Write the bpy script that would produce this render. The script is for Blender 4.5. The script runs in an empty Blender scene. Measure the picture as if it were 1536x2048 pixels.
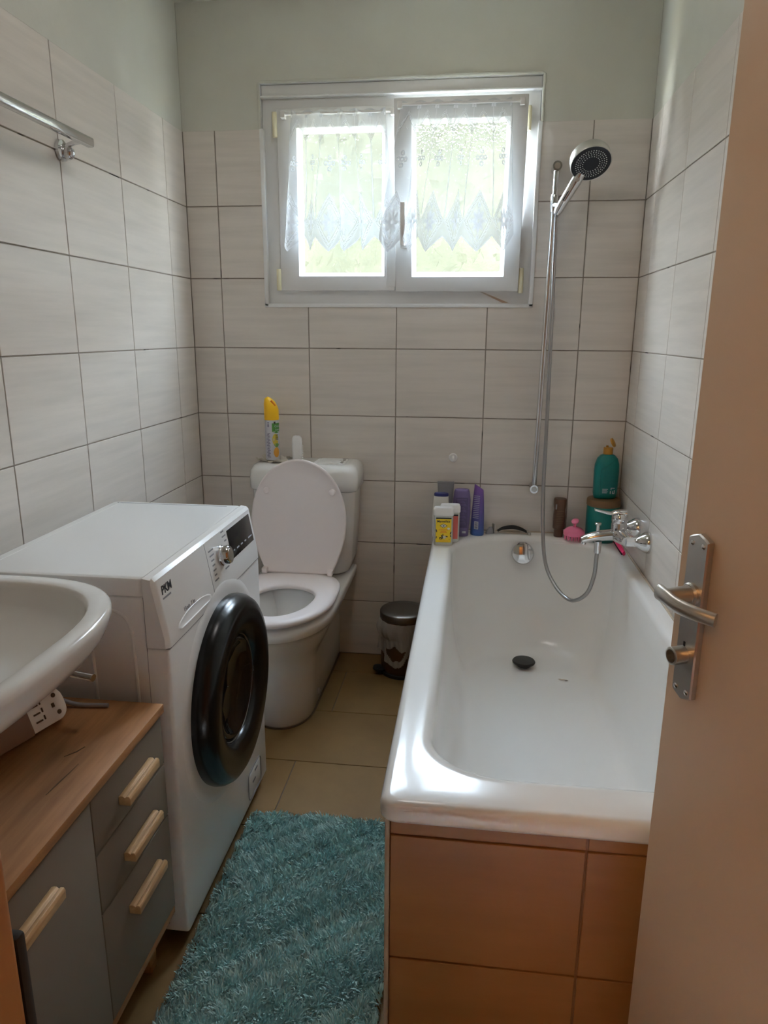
import bpy, bmesh, math, random
import numpy as np
from mathutils import Vector, Matrix

S = bpy.context.scene
COL = S.collection
random.seed(7)
RNG = np.random.default_rng(11)

# ------------------------------------------------------------------ camera
cam_d = bpy.data.cameras.new('camera')
cam = bpy.data.objects.new('camera', cam_d)
COL.objects.link(cam)
_f = Vector((-0.11761622, 0.96225125, -0.24543627))
_r = Vector((0.99241082, 0.12282214, 0.00595732))
_u = Vector((-0.03587745, 0.24287293, 0.96939442))
cam.matrix_world = Matrix(((_r.x, _u.x, -_f.x, 1.06182), (_r.y, _u.y, -_f.y, -2.67689),
                           (_r.z, _u.z, -_f.z, 1.29192), (0, 0, 0, 1)))
cam_d.sensor_fit = 'VERTICAL'
cam_d.sensor_height = 36.0
cam_d.lens = 36.0 * 1417.6 / 2048
cam_d.clip_start = 0.02
cam_d.clip_end = 200
S.camera = cam

# ------------------------------------------------------------------ sky, sun, exposure
SKY = 54.0
SUN = 30.0
HALL = 40.0
FILL = 7.5  # strength of the added bathroom lamp
S.view_settings.view_transform = 'Standard'
S.view_settings.look = 'None'
S.view_settings.exposure = 0.62
S.view_settings.gamma = 1.0
S.view_settings.use_curve_mapping = False
w = bpy.data.worlds.new('sky')
S.world = w
w.use_nodes = True
nt = w.node_tree
nt.nodes.clear()
_o = nt.nodes.new('ShaderNodeOutputWorld')
_b = nt.nodes.new('ShaderNodeBackground')
_tc = nt.nodes.new('ShaderNodeTexCoord')
_sx = nt.nodes.new('ShaderNodeSeparateXYZ')
_cr = nt.nodes.new('ShaderNodeValToRGB')
_cr.color_ramp.elements[0].position = 0.0
_cr.color_ramp.elements[0].color = (0.90, 0.96, 1.0, 1)
_cr.color_ramp.elements[1].position = 0.8
_cr.color_ramp.elements[1].color = (0.60, 0.76, 1.0, 1)
nt.links.new(_tc.outputs['Generated'], _sx.inputs[0])
nt.links.new(_sx.outputs['Z'], _cr.inputs[0])
nt.links.new(_cr.outputs[0], _b.inputs[0])
_b.inputs[1].default_value = SKY
nt.links.new(_b.outputs[0], _o.inputs[0])
sun_d = bpy.data.lights.new('sun', 'SUN')
sun_d.energy = SUN
sun_d.angle = 0.01
sun_d.color = (1.0, 0.93, 0.80)
sun = bpy.data.objects.new('sun', sun_d)
COL.objects.link(sun)
sun.rotation_euler = (math.radians(40), 0, math.radians(15))   # shines from behind the house over the roof onto the garden
# window portal: only guides the sampling of the sky light
por_d = bpy.data.lights.new('window_portal', 'AREA')
por_d.shape = 'RECTANGLE'
por_d.size = 0.96
por_d.size_y = 0.74
por_d.cycles.is_portal = True
por = bpy.data.objects.new('window_portal', por_d)
COL.objects.link(por)
por.location = (0.774, 0.20, 1.757)
por.rotation_euler = (math.radians(-90), 0, 0)
S.cycles.use_denoising = True
S.cycles.max_bounces = 12
S.cycles.diffuse_bounces = 6
S.cycles.glossy_bounces = 4
S.cycles.transmission_bounces = 8
S.cycles.transparent_max_bounces = 16
S.cycles.caustics_reflective = False
S.cycles.caustics_refractive = True
S.cycles.sample_clamp_indirect = 12.0

# ------------------------------------------------------------------ materials
MATS = {}

def new_mat(name):
    m = bpy.data.materials.new(name)
    m.use_nodes = True
    n = m.node_tree
    n.nodes.clear()
    out = n.nodes.new('ShaderNodeOutputMaterial')
    return m, n, out

def pmat(name, color, rough=0.5, metal=0.0, spec=0.5, coat=0.0, vary=None, bump=None, trans=0.0, emit=None, ior=1.45, alpha=1.0, rvary=None, sheen=0.0):
    """Principled material. vary=(color2, scale xyz, detail, lo, hi) mixes a second colour with noise; bump=(scale xyz, strength, dist)"""
    m, n, out = new_mat(name)
    b = n.nodes.new('ShaderNodeBsdfPrincipled')
    n.links.new(b.outputs[0], out.inputs[0])
    b.inputs['Base Color'].default_value = (*color, 1)
    b.inputs['Roughness'].default_value = rough
    b.inputs['Metallic'].default_value = metal
    b.inputs['Specular IOR Level'].default_value = spec
    b.inputs['Coat Weight'].default_value = coat
    b.inputs['Coat Roughness'].default_value = 0.08
    b.inputs['Transmission Weight'].default_value = trans
    b.inputs['IOR'].default_value = ior
    b.inputs['Alpha'].default_value = alpha
    if sheen: b.inputs['Sheen Weight'].default_value = sheen
    if emit:
        b.inputs['Emission Color'].default_value = (*emit[0], 1)
        b.inputs['Emission Strength'].default_value = emit[1]
    def vec(scale):
        tc = n.nodes.new('ShaderNodeTexCoord')
        oi = n.nodes.new('ShaderNodeObjectInfo')
        mu = n.nodes.new('ShaderNodeMath'); mu.operation = 'MULTIPLY'; mu.inputs[1].default_value = 37.0
        ad = n.nodes.new('ShaderNodeVectorMath'); ad.operation = 'ADD'
        mp = n.nodes.new('ShaderNodeVectorMath'); mp.operation = 'MULTIPLY'
        mp.inputs[1].default_value = scale
        n.links.new(oi.outputs['Random'], mu.inputs[0])
        n.links.new(tc.outputs['Object'], ad.inputs[0])
        n.links.new(mu.outputs[0], ad.inputs[1])
        n.links.new(ad.outputs[0], mp.inputs[0])
        return mp.outputs[0]
    if vary:
        c2, sc, det, lo, hi = vary
        nz = n.nodes.new('ShaderNodeTexNoise')
        nz.inputs['Scale'].default_value = 1.0
        nz.inputs['Detail'].default_value = det
        nz.inputs['Roughness'].default_value = 0.6
        n.links.new(vec(sc), nz.inputs['Vector'])
        mr = n.nodes.new('ShaderNodeMapRange')
        mr.inputs['From Min'].default_value = lo
        mr.inputs['From Max'].default_value = hi
        n.links.new(nz.outputs['Fac'], mr.inputs['Value'])
        mx = n.nodes.new('ShaderNodeMix'); mx.data_type = 'RGBA'
        mx.inputs['A'].default_value = (*color, 1)
        mx.inputs['B'].default_value = (*c2, 1)
        n.links.new(mr.outputs[0], mx.inputs['Factor'])
        n.links.new(mx.outputs['Result'], b.inputs['Base Color'])
        if rvary:
            m2 = n.nodes.new('ShaderNodeMapRange')
            m2.inputs['To Min'].default_value = rvary[0]
            m2.inputs['To Max'].default_value = rvary[1]
            n.links.new(mr.outputs[0], m2.inputs['Value'])
            n.links.new(m2.outputs[0], b.inputs['Roughness'])
    if bump:
        sc, st, di = bump
        nz = n.nodes.new('ShaderNodeTexNoise')
        nz.inputs['Scale'].default_value = 1.0
        nz.inputs['Detail'].default_value = 3.0
        n.links.new(vec(sc), nz.inputs['Vector'])
        bp = n.nodes.new('ShaderNodeBump')
        bp.inputs['Strength'].default_value = st
        bp.inputs['Distance'].default_value = di
        n.links.new(nz.outputs['Fac'], bp.inputs['Height'])
        n.links.new(bp.outputs[0], b.inputs['Normal'])
    MATS[name] = m
    return m

M = MATS
pmat('plaster', (0.63, 0.625, 0.55), 0.8, vary=((0.59, 0.585, 0.515), (3, 3, 3), 3, .35, .65), bump=((60, 60, 60), .25, .002))
pmat('wall_tile', (0.715, 0.66, 0.60), 0.30, spec=0.5, vary=((0.625, 0.58, 0.525), (2.2, 2.2, 34), 5, .38, .70), bump=((4, 4, 30), .03, .001), rvary=(.28, .31))
pmat('grout', (0.33, 0.29, 0.24), 0.9, vary=((0.03, 0.025, 0.02), (9, 9, 9), 2, .64, .70))
pmat('panel_tile', (0.36, 0.165, 0.052), 0.38, vary=((0.31, 0.138, 0.042), (3, 3, 20), 4, .35, .7))
pmat('panel_grout', (0.24, 0.12, 0.06), 0.9)
pmat('floor_tile', (0.200, 0.112, 0.034), 0.62, spec=.35, vary=((0.168, 0.092, 0.028), (5, 5, 5), 5, .35, .68), bump=((80, 80, 80), .06, .001))
pmat('floor_grout', (0.12, 0.085, 0.06), 0.9)
pmat('enamel', (0.80, 0.79, 0.76), 0.13, spec=0.55, coat=0.3)
pmat('tub_enamel', (0.84, 0.83, 0.80), 0.22, spec=0.5, coat=0.25, bump=((90, 90, 90), .05, .0006))
pmat('seat_plastic', (0.90, 0.835, 0.82), 0.28)
pmat('white_plastic', (0.82, 0.81, 0.79), 0.35)
pmat('upvc', (0.78, 0.78, 0.77), 0.30)
pmat('cream_plastic', (0.78, 0.72, 0.50), 0.4)
pmat('appliance_white', (0.80, 0.79, 0.77), 0.28, coat=.15)
pmat('appliance_dark', (0.005, 0.005, 0.005), 0.24, spec=0.4)
pmat('smoked_glass', (0.004, 0.004, 0.005), 0.06, spec=0.6)
pmat('display_black', (0.008, 0.008, 0.009), 0.2)
pmat('print_grey', (0.22, 0.22, 0.23), 0.6)
pmat('print_black', (0.01, 0.01, 0.012), 0.5)
pmat('print_light', (0.55, 0.56, 0.60), 0.5)
pmat('chrome', (0.72, 0.72, 0.73), 0.10, metal=1.0)
pmat('brushed_steel', (0.55, 0.53, 0.50), 0.32, metal=1.0)
pmat('nickel', (0.60, 0.575, 0.54), 0.36, metal=1.0)
pmat('dark_steel', (0.22, 0.20, 0.18), 0.38, metal=1.0)
pmat('hose_metal', (0.42, 0.42, 0.42), 0.30, metal=1.0)
pmat('black_rubber', (0.012, 0.012, 0.012), 0.6)
pmat('black_face', (0.010, 0.012, 0.018), 0.35)
pmat('oak', (0.35, 0.16, 0.055), 0.55, vary=((0.22, 0.098, 0.03), (45, 4.0, 45), 6, .38, .66), bump=((120, 6, 120), .15, .001))
pmat('oak_handle', (0.52, 0.33, 0.16), 0.45, vary=((0.40, 0.235, 0.10), (90, 6, 90), 4, .35, .65))
pmat('cabinet_taupe', (0.165, 0.130, 0.092), 0.55)
pmat('cabinet_side', (0.16, 0.135, 0.11), 0.6)
pmat('door_paint', (0.62, 0.475, 0.335), 0.45, bump=((45, 45, 45), .06, .002))
pmat('frame_wood', (0.45, 0.20, 0.055), 0.5)
pmat('hall_wall', (0.55, 0.36, 0.20), 0.9)
pmat('hall_floor', (0.30, 0.17, 0.085), 0.5)
pmat('lamp_glow', (1, 0.9, 0.7), 0.5, emit=((1.0, 0.55, 0.22), HALL))
pmat('fill_glow', (0.95, 0.95, 0.93), 0.4, emit=((1.0, 0.96, 0.93), FILL))  # glow of the lamp added as fill light
pmat('bin_bronze', (0.12, 0.075, 0.045), 0.35, metal=0.7)
pmat('leaf', (0.0098, 0.0108, 0.0062), 0.8, spec=.1, vary=((0.025, 0.0245, 0.0170), (2.5, 2.5, 2.5), 4, .35, .65))
pmat('bounce_ground', (0.50, 0.44, 0.31), 0.9, vary=((0.42, 0.37, 0.26), (4, 4, 4), 3, .4, .6))  # pale colour picked to reflect light up through the window
pmat('teal', (0.0, 0.155, 0.135), 0.32)
pmat('teal_jar', (0.0, 0.145, 0.125), 0.35)
pmat('brown_lid', (0.16, 0.085, 0.035), 0.4)
pmat('gold_cap', (0.42, 0.20, 0.02), 0.4)
pmat('brown_tube', (0.10, 0.042, 0.022), 0.4)
pmat('pink', (0.80, 0.20, 0.33), 0.42)
pmat('hot_pink', (0.72, 0.035, 0.13), 0.4)
pmat('purple', (0.165, 0.12, 0.26), 0.35)
pmat('purple_dark', (0.085, 0.06, 0.15), 0.45)
pmat('tube_grey', (0.28, 0.275, 0.29), 0.4)
pmat('bottle_cream', (0.70, 0.68, 0.62), 0.4)
pmat('navy', (0.015, 0.02, 0.13), 0.35)
pmat('label_yellow', (0.80, 0.55, 0.01), 0.5)
pmat('label_red', (0.62, 0.12, 0.09), 0.5)
pmat('orange', (0.75, 0.22, 0.01), 0.5)
pmat('clear_bottle', (0.55, 0.55, 0.50), 0.15)
pmat('cap_yellow', (0.85, 0.47, 0.005), 0.4)
pmat('can_grey', (0.60, 0.60, 0.65), 0.35, metal=.2)
pmat('badge_green', (0.07, 0.24, 0.04), 0.5)
pmat('lemon', (0.66, 0.50, 0.06), 0.5)
pmat('fruit_orange', (0.72, 0.33, 0.04), 0.5)
pmat('leaf_print', (0.12, 0.28, 0.06), 0.5)
pmat('tissue', (0.62, 0.57, 0.48), 0.9)
pmat('stain_brown', (0.10, 0.06, 0.03), 0.9)
pmat('silicone', (0.46, 0.38, 0.28), 0.6)
pmat('device_brown', (0.22, 0.105, 0.05), 0.5)
pmat('device_white', (0.80, 0.74, 0.66), 0.4)
pmat('drain_black', (0.05, 0.05, 0.05), 0.3, metal=.6)

def mat_gradient(name, stops, z0, z1, rough=.35):
    """colour runs along the object's own height (a printed fade)"""
    m, n, out = new_mat(name)
    b = n.nodes.new('ShaderNodeBsdfPrincipled')
    b.inputs['Roughness'].default_value = rough
    tc = n.nodes.new('ShaderNodeTexCoord'); sx = n.nodes.new('ShaderNodeSeparateXYZ')
    mr = n.nodes.new('ShaderNodeMapRange'); mr.inputs[1].default_value = z0; mr.inputs[2].default_value = z1
    cr = n.nodes.new('ShaderNodeValToRGB')
    el = cr.color_ramp.elements
    el[0].position, el[0].color = stops[0][0], (*stops[0][1], 1)
    el[1].position, el[1].color = stops[-1][0], (*stops[-1][1], 1)
    for s in stops[1:-1]:
        e = el.new(s[0]); e.color = (*s[1], 1)
    n.links.new(tc.outputs['Object'], sx.inputs[0]); n.links.new(sx.outputs['Z'], mr.inputs[0])
    n.links.new(mr.outputs[0], cr.inputs[0]); n.links.new(cr.outputs[0], b.inputs['Base Color'])
    n.links.new(b.outputs[0], out.inputs[0])
    MATS[name] = m

mat_gradient('tube_fade', [(0, (0.035, 0.10, 0.30)), (.45, (0.10, 0.075, 0.27)), (1, (0.17, 0.07, 0.27))], .555, .735)

def mat_glass():
    """pebbled bathroom glass: part straight-through, part refracted by the rough relief"""
    m, n, out = new_mat('pebbled_glass')
    tr = n.nodes.new('ShaderNodeBsdfTransparent'); tr.inputs[0].default_value = (.97, 1, .98, 1)
    re = n.nodes.new('ShaderNodeBsdfRefraction'); re.inputs['IOR'].default_value = 1.35; re.inputs['Roughness'].default_value = .16
    re.inputs[0].default_value = (.97, 1, .97, 1)
    tc = n.nodes.new('ShaderNodeTexCoord')
    vo = n.nodes.new('ShaderNodeTexNoise'); vo.inputs['Scale'].default_value = 120; vo.inputs['Detail'].default_value = 2
    n.links.new(tc.outputs['Object'], vo.inputs['Vector'])
    bp = n.nodes.new('ShaderNodeBump'); bp.inputs['Strength'].default_value = .8; bp.inputs['Distance'].default_value = .006
    n.links.new(vo.outputs['Fac'], bp.inputs['Height'])
    n.links.new(bp.outputs[0], re.inputs['Normal'])
    mx = n.nodes.new('ShaderNodeMixShader'); mx.inputs[0].default_value = .70
    n.links.new(tr.outputs[0], mx.inputs[1]); n.links.new(re.outputs[0], mx.inputs[2])
    gl = n.nodes.new('ShaderNodeBsdfGlossy'); gl.inputs['Roughness'].default_value = .1
    n.links.new(bp.outputs[0], gl.inputs['Normal'])
    m2 = n.nodes.new('ShaderNodeMixShader'); m2.inputs[0].default_value = .04
    n.links.new(mx.outputs[0], m2.inputs[1]); n.links.new(gl.outputs[0], m2.inputs[2])
    n.links.new(m2.outputs[0], out.inputs[0])
    MATS['pebbled_glass'] = m
mat_glass()

def mat_sheer(name, attr, white, lo, hi, trl=.6):
    """thin cloth: the attribute gives the weave density"""
    m, n, out = new_mat(name)
    tr = n.nodes.new('ShaderNodeBsdfTransparent')
    di = n.nodes.new('ShaderNodeBsdfDiffuse'); di.inputs[0].default_value = (*white, 1)
    tl = n.nodes.new('ShaderNodeBsdfTranslucent'); tl.inputs[0].default_value = (*white, 1)
    a = n.nodes.new('ShaderNodeMixShader'); a.inputs[0].default_value = trl
    n.links.new(di.outputs[0], a.inputs[1]); n.links.new(tl.outputs[0], a.inputs[2])
    b = n.nodes.new('ShaderNodeMixShader')
    n.links.new(tr.outputs[0], b.inputs[1]); n.links.new(a.outputs[0], b.inputs[2])
    if attr:
        at = n.nodes.new('ShaderNodeAttribute'); at.attribute_name = attr
        mr = n.nodes.new('ShaderNodeMapRange'); mr.inputs['To Min'].default_value = lo; mr.inputs['To Max'].default_value = hi
        n.links.new(at.outputs['Fac'], mr.inputs['Value']); n.links.new(mr.outputs[0], b.inputs[0])
    else:
        b.inputs[0].default_value = lo
    n.links.new(b.outputs[0], out.inputs[0])
    MATS[name] = m
mat_sheer('lace', 'lace', (.80, .83, .86), .21, .95, .08)
mat_sheer('bin_bag', None, (.85, .83, .79), .52, 0, .35)

def mat_pile():
    m, n, out = new_mat('pile')
    b = n.nodes.new('ShaderNodeBsdfPrincipled'); b.inputs['Roughness'].default_value = .8
    b.inputs['Sheen Weight'].default_value = .15
    at = n.nodes.new('ShaderNodeAttribute'); at.attribute_name = 'tone'
    cr = n.nodes.new('ShaderNodeValToRGB')
    cr.color_ramp.elements[0].color = (0.36, 0.60, 0.59, 1)
    cr.color_ramp.elements[1].color = (0.72, 0.90, 0.86, 1)
    n.links.new(at.outputs['Fac'], cr.inputs[0]); n.links.new(cr.outputs[0], b.inputs['Base Color'])
    n.links.new(b.outputs[0], out.inputs[0])
    MATS['pile'] = m
mat_pile()

# ------------------------------------------------------------------ mesh helpers
class MB:
    def __init__(s, xf=None):
        s.v = []; s.f = []; s.xf = xf
    def add(s, vs, fs):
        k = len(s.v)
        s.v += [tuple(map(float, q)) for q in vs]
        s.f += [tuple(i + k for i in q) for q in fs]
        return s
    def box(s, lo, hi):
        (a, b, c), (d, e, f) = lo, hi
        return s.add([(a,b,c),(d,b,c),(d,e,c),(a,e,c),(a,b,f),(d,b,f),(d,e,f),(a,e,f)],
                     [(0,3,2,1),(4,5,6,7),(0,1,5,4),(1,2,6,5),(2,3,7,6),(3,0,4,7)])
    def prism(s, poly, ax, a, b):
        """polygon in the two other axes, extruded along ax from a to b"""
        def mk(p, h):
            return {'x': (h, p[0], p[1]), 'y': (p[0], h, p[1]), 'z': (p[0], p[1], h)}[ax]
        n = len(poly)
        vs = [mk(p, a) for p in poly] + [mk(p, b) for p in poly]
        fs = [tuple(range(n))[::-1], tuple(range(n, 2*n))] + [(i, (i+1) % n, n+(i+1) % n, n+i) for i in range(n)]
        return s.add(vs, fs)
    def frame(s, o, i, y0, y1):
        """rectangular frame in xz (x0,z0,x1,z1) outer/inner, from y0 to y1"""
        def c(r, y): return [(r[0],y,r[1]),(r[2],y,r[1]),(r[2],y,r[3]),(r[0],y,r[3])]
        vs = c(o,y0)+c(i,y0)+c(o,y1)+c(i,y1)
        fs = []
        for k in range(4):
            j = (k+1) % 4
            fs += [(k,j,4+j,4+k), (8+k,12+k,12+j,8+j), (k,8+k,8+j,j), (4+k,4+j,12+j,12+k)]
        return s.add(vs, fs)
    def loft(s, rings, cap0=True, cap1=True, closed=True):
        n = len(rings[0]); vs = [p for r in rings for p in r]; fs = []
        for k in range(len(rings)-1):
            for i in range(n if closed else n-1):
                j = (i+1) % n
                fs.append((k*n+i, k*n+j, (k+1)*n+j, (k+1)*n+i))
        if cap0: fs.append(tuple(range(n))[::-1])
        if cap1: fs.append(tuple(range((len(rings)-1)*n, len(rings)*n)))
        return s.add(vs, fs)
    def lathe(s, prof, c=(0,0,0), ax='z', seg=32, cap0=True, cap1=True, d=None):
        """prof: (radius, height) along the axis"""
        if d is None: d = {'x': (1,0,0), 'y': (0,1,0), 'z': (0,0,1)}[ax]
        d = Vector(d).normalized(); c = Vector(c)
        e1 = d.orthogonal().normalized() if ax != 'z' or d != Vector((0,0,1)) else Vector((1,0,0))
        e2 = d.cross(e1)
        rings = [[tuple(c + d*h + e1*(r*math.cos(2*math.pi*k/seg)) + e2*(r*math.sin(2*math.pi*k/seg))) for k in range(seg)] for r, h in prof]
        return s.loft(rings, cap0, cap1)
    def cyl(s, p0, p1, r0, r1=None, seg=24):
        p0 = Vector(p0); d = Vector(p1)-p0
        return s.lathe([(r0, 0), (r0 if r1 is None else r1, d.length)], p0, seg=seg, ax='d', d=d)
    def tube(s, path, r, seg=12, cap=True, ell=None):
        P = [Vector(p) for p in path]; n = len(P)
        R = r if isinstance(r, (list, tuple, np.ndarray)) else [r]*n
        T = [(P[min(i+1,n-1)]-P[max(i-1,0)]).normalized() for i in range(n)]
        e = T[0].orthogonal().normalized(); rings = []
        if ell: e = Vector(ell[0])
        for i in range(n):
            e = (e - T[i]*e.dot(T[i])).normalized(); f = T[i].cross(e)
            kx, ky = (1, 1) if not ell else (ell[1][i], ell[2][i])
            rings.append([tuple(P[i]+e*(R[i]*kx*math.cos(2*math.pi*k/seg))+f*(R[i]*ky*math.sin(2*math.pi*k/seg))) for k in range(seg)])
        return s.loft(rings, cap, cap)
    def ball(s, c, r, seg=16, sq=(1,1,1)):
        rings = []
        for k in range(1, seg//2):
            a = math.pi*k/(seg//2)
            rings.append([(c[0]+sq[0]*r*math.sin(a)*math.cos(2*math.pi*j/seg), c[1]+sq[1]*r*math.sin(a)*math.sin(2*math.pi*j/seg), c[2]-sq[2]*r*math.cos(a)) for j in range(seg)])
        n0 = len(s.v)
        s.loft(rings, False, False)
        b = len(s.v); s.v += [(c[0],c[1],c[2]-sq[2]*r), (c[0],c[1],c[2]+sq[2]*r)]
        L = n0+(len(rings)-1)*seg
        s.f += [(b, n0+(j+1) % seg, n0+j) for j in range(seg)] + [(b+1, L+j, L+(j+1) % seg) for j in range(seg)]
        return s
    def mesh(s, name, bevel=None, smooth=35, seg=2):
        bm = bmesh.new()
        vs = s.v if s.xf is None else [tuple(s.xf @ Vector(p)) for p in s.v]
        V = [bm.verts.new(p) for p in vs]
        for f in s.f:
            try: bm.faces.new([V[i] for i in f])
            except ValueError: pass
        bmesh.ops.recalc_face_normals(bm, faces=bm.faces[:])
        if bevel:
            ed = [e for e in bm.edges if len(e.link_faces) == 2 and e.calc_face_angle(0) > math.radians(28)]
            bmesh.ops.bevel(bm, geom=ed, offset=bevel, segments=seg, affect='EDGES', profile=.5, clamp_overlap=True)
        me = bpy.data.meshes.new(name)
        bm.to_mesh(me); bm.free()
        if smooth:
            me.polygons.foreach_set('use_smooth', [True]*len(me.polygons))
            me.set_sharp_from_angle(angle=math.radians(smooth))
        return me
    def obj(s, name, mat, parent=None, bevel=None, smooth=35, seg=2, mirror=None):
        return place(name, s.mesh(name, bevel, smooth, seg), mat, parent)

WLOC = {}
def attach(o, parent):
    if parent is not None:
        o.parent = parent
        o.matrix_parent_inverse = Matrix.Translation(-WLOC.get(parent.name, Vector((0,0,0))))
def place(name, me, mat, parent=None, loc=None):
    if mat is not None and len(me.materials) == 0: me.materials.append(M[mat])
    o = bpy.data.objects.new(name, me); COL.objects.link(o)
    if loc is not None:
        o.location = loc; WLOC[o.name] = Vector(loc)
    attach(o, parent)
    return o
def thing(name, loc, label, cat, group=None, kind=None):
    o = bpy.data.objects.new(name, None); COL.objects.link(o)
    o.location = loc; o.empty_display_size = .05; WLOC[o.name] = Vector(loc)
    return tag(o, label, cat, group, kind)
def tag(o, label=None, cat=None, group=None, kind=None):
    if label: o['label'] = label
    if cat: o['category'] = cat
    if group: o['group'] = group
    if kind: o['kind'] = kind
    return o
def catmull(pts, n=8):
    P = [Vector(p) for p in pts]; P = [P[0]*2-P[1]] + P + [P[-1]*2-P[-2]]; out = []
    for i in range(1, len(P)-2):
        a, b, c, d = P[i-1:i+3]
        for k in range(n):
            t = k/n
            out.append(.5*((2*b)+(c-a)*t+(2*a-5*b+4*c-d)*t*t+(3*b-a-3*c+d)*t**3))
    out.append(P[-2]); return out
def rrect(x0, y0, x1, y1, r, n=6):
    """rounded rectangle outline; r = radius or 4 (rx,ry) pairs for corners (x1,y1),(x0,y1),(x0,y0),(x1,y0)"""
    R = [(r, r)]*4 if not isinstance(r, (list, tuple)) else r
    out = []
    C = [(x1, y1, -1, -1), (x0, y1, 1, -1), (x0, y0, 1, 1), (x1, y0, -1, 1)]
    for k, (cx, cy, sx, sy) in enumerate(C):
        rx, ry = R[k]; ox, oy = cx+sx*rx, cy+sy*ry
        for j in range(n+1):
            a = math.pi/2*(k + j/n)
            out.append((ox+rx*math.cos(a), oy+ry*math.sin(a)))
    return out
def text_mesh(txt, size, xf, mat, parent, name='lettering', shear=0, bold=0, align='LEFT', depth=.0002):
    cu = bpy.data.curves.new('t', 'FONT'); cu.body = txt; cu.size = size; cu.shear = shear; cu.offset = bold
    cu.align_x = align; cu.extrude = depth; cu.resolution_u = 2
    tmp = bpy.data.objects.new('t', cu)
    me = bpy.data.meshes.new_from_object(tmp)
    me.transform(xf); me.name = name
    bpy.data.objects.remove(tmp); bpy.data.curves.remove(cu)
    return place(name, me, mat, parent)
def basis(o, ex, ey):
    """matrix that takes local xy to world ex, ey at origin o"""
    ex = Vector(ex).normalized(); ey = Vector(ey); ey = (ey-ex*ey.dot(ex)).normalized(); ez = ex.cross(ey)
    return Matrix(((ex.x,ey.x,ez.x,o[0]),(ex.y,ey.y,ez.y,o[1]),(ex.z,ey.z,ez.z,o[2]),(0,0,0,1)))

# ------------------------------------------------------------------ room shell
W = 1.622; YF = -2.45; ZC = 2.385; ZT = 1.983
HX0, HX1, HZ0, HZ1 = .286, 1.262, 1.385, 2.130
JW = .0018
ROWS = [ZT - .25*k for k in range(8)] + [0.0]
TILES = {}
def tile_mesh(dx, dy, dz):
    k = (round(dx,4), round(dy,4), round(dz,4))
    if k not in TILES:
        me = MB().box((-dx/2,-dy/2,-dz/2), (dx/2,dy/2,dz/2)).mesh('tile', bevel=.0009, smooth=None, seg=1)
        TILES[k] = me
    return TILES[k]
def put_tile(lo, hi, mat, parent, name='tile'):
    d = [hi[i]-lo[i] for i in range(3)]
    c = [(hi[i]+lo[i])/2 for i in range(3)]
    me = tile_mesh(*d)
    if len(me.materials) and me.materials[0] != M[mat]:
        me = me.copy(); me.materials.clear()
    return place(name, me, mat, parent, c)

# back wall with the window opening
wall_b = MB().frame((-.15,-.1,W+.15,ZC+.2), (HX0,HZ0,HX1,HZ1), .003, .21).obj('wall_back', 'grout', smooth=None)
tag(wall_b, 'tiled back wall with window opening and painted plaster above', 'wall', kind='structure')
MB().prism([(0,ZT),(HX0,ZT),(HX0,HZ1),(HX1,HZ1),(HX1,ZT),(W,ZT),(W,ZC),(0,ZC)], 'y', .0005, .0035).obj('plaster', 'plaster', wall_b, smooth=None)
MB().frame((HX0,HZ0,HX1,HZ1), (HX0+.004,HZ0+.004,HX1-.004,HZ1-.004), .0, .2095).obj('reveal', 'upvc', wall_b, smooth=None)
cb = [0.0] + [.11875+.32864*k for k in range(5)] + [W]
for i in range(len(cb)-1):
    for j in range(8):
        x0, x1, z0, z1 = cb[i]+JW, cb[i+1]-JW, ROWS[j+1]+JW, ROWS[j]-(JW if j else 0)
        y0, y1 = 0.0, .0032
        if x1 <= HX0 or x0 >= HX1 or z1 <= HZ0:
            put_tile((x0,y0,z0), (x1,y1,z1), 'wall_tile', wall_b); continue
        inx0, inx1, inz0 = x0 < HX0, x1 > HX1, z0 < HZ0
        if inz0 and (inx0 or inx1):
            if inx0: poly = [(x0,z0),(x1,z0),(x1,HZ0),(HX0,HZ0),(HX0,z1),(x0,z1)]
            else: poly = [(x0,z0),(x1,z0),(x1,z1),(HX1,z1),(HX1,HZ0),(x0,HZ0)]
            cx, cz = (x0+x1)/2, (z0+z1)/2
            me = MB().prism([(p-cx, q-cz) for p, q in poly], 'y', -(y1-y0)/2, (y1-y0)/2).mesh('tile', smooth=None)
            place('tile', me, 'wall_tile', wall_b, (cx, (y0+y1)/2, cz))
        elif inz0: put_tile((x0,y0,z0), (x1,y1,HZ0), 'wall_tile', wall_b)
        elif inx0: put_tile((x0,y0,z0), (HX0,y1,z1), 'wall_tile', wall_b)
        elif inx1: put_tile((HX1,y0,z0), (x1,y1,z1), 'wall_tile', wall_b)
# left and right walls
def side_wall(name, x, sgn, off, rows, label):
    xs = (x-.15, x-.003) if sgn > 0 else (x+.003, x+.15)
    w_ = MB().box((xs[0], YF-.14, -.1), (xs[1], .2, ZC+.2)).obj(name, 'grout', smooth=None)
    tag(w_, label, 'wall', kind='structure')
    xp = (x-.0035, x-.0005) if sgn > 0 else (x+.0005, x+.0035)
    MB().box((xp[0], YF, ZT), (xp[1], 0, ZC)).obj('plaster', 'plaster', w_, smooth=None)
    ys = [0.0]; k = 0
    while off+.32864*k < -YF: ys.append(off+.32864*k); k += 1
    ys.append(-YF)
    xt = (x-.0032, x) if sgn > 0 else (x, x+.0032)
    for i in range(len(ys)-1):
        for j in range(rows):
            put_tile((xt[0], -ys[i+1]+JW, ROWS[j+1]+JW), (xt[1], -ys[i]-JW, ROWS[j]-(JW if j else 0)), 'wall_tile', w_)
    return w_
wall_l = side_wall('wall_left', 0.0, 1, .16854, 8, 'left wall of pale streaked tiles with white plaster above')
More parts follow.
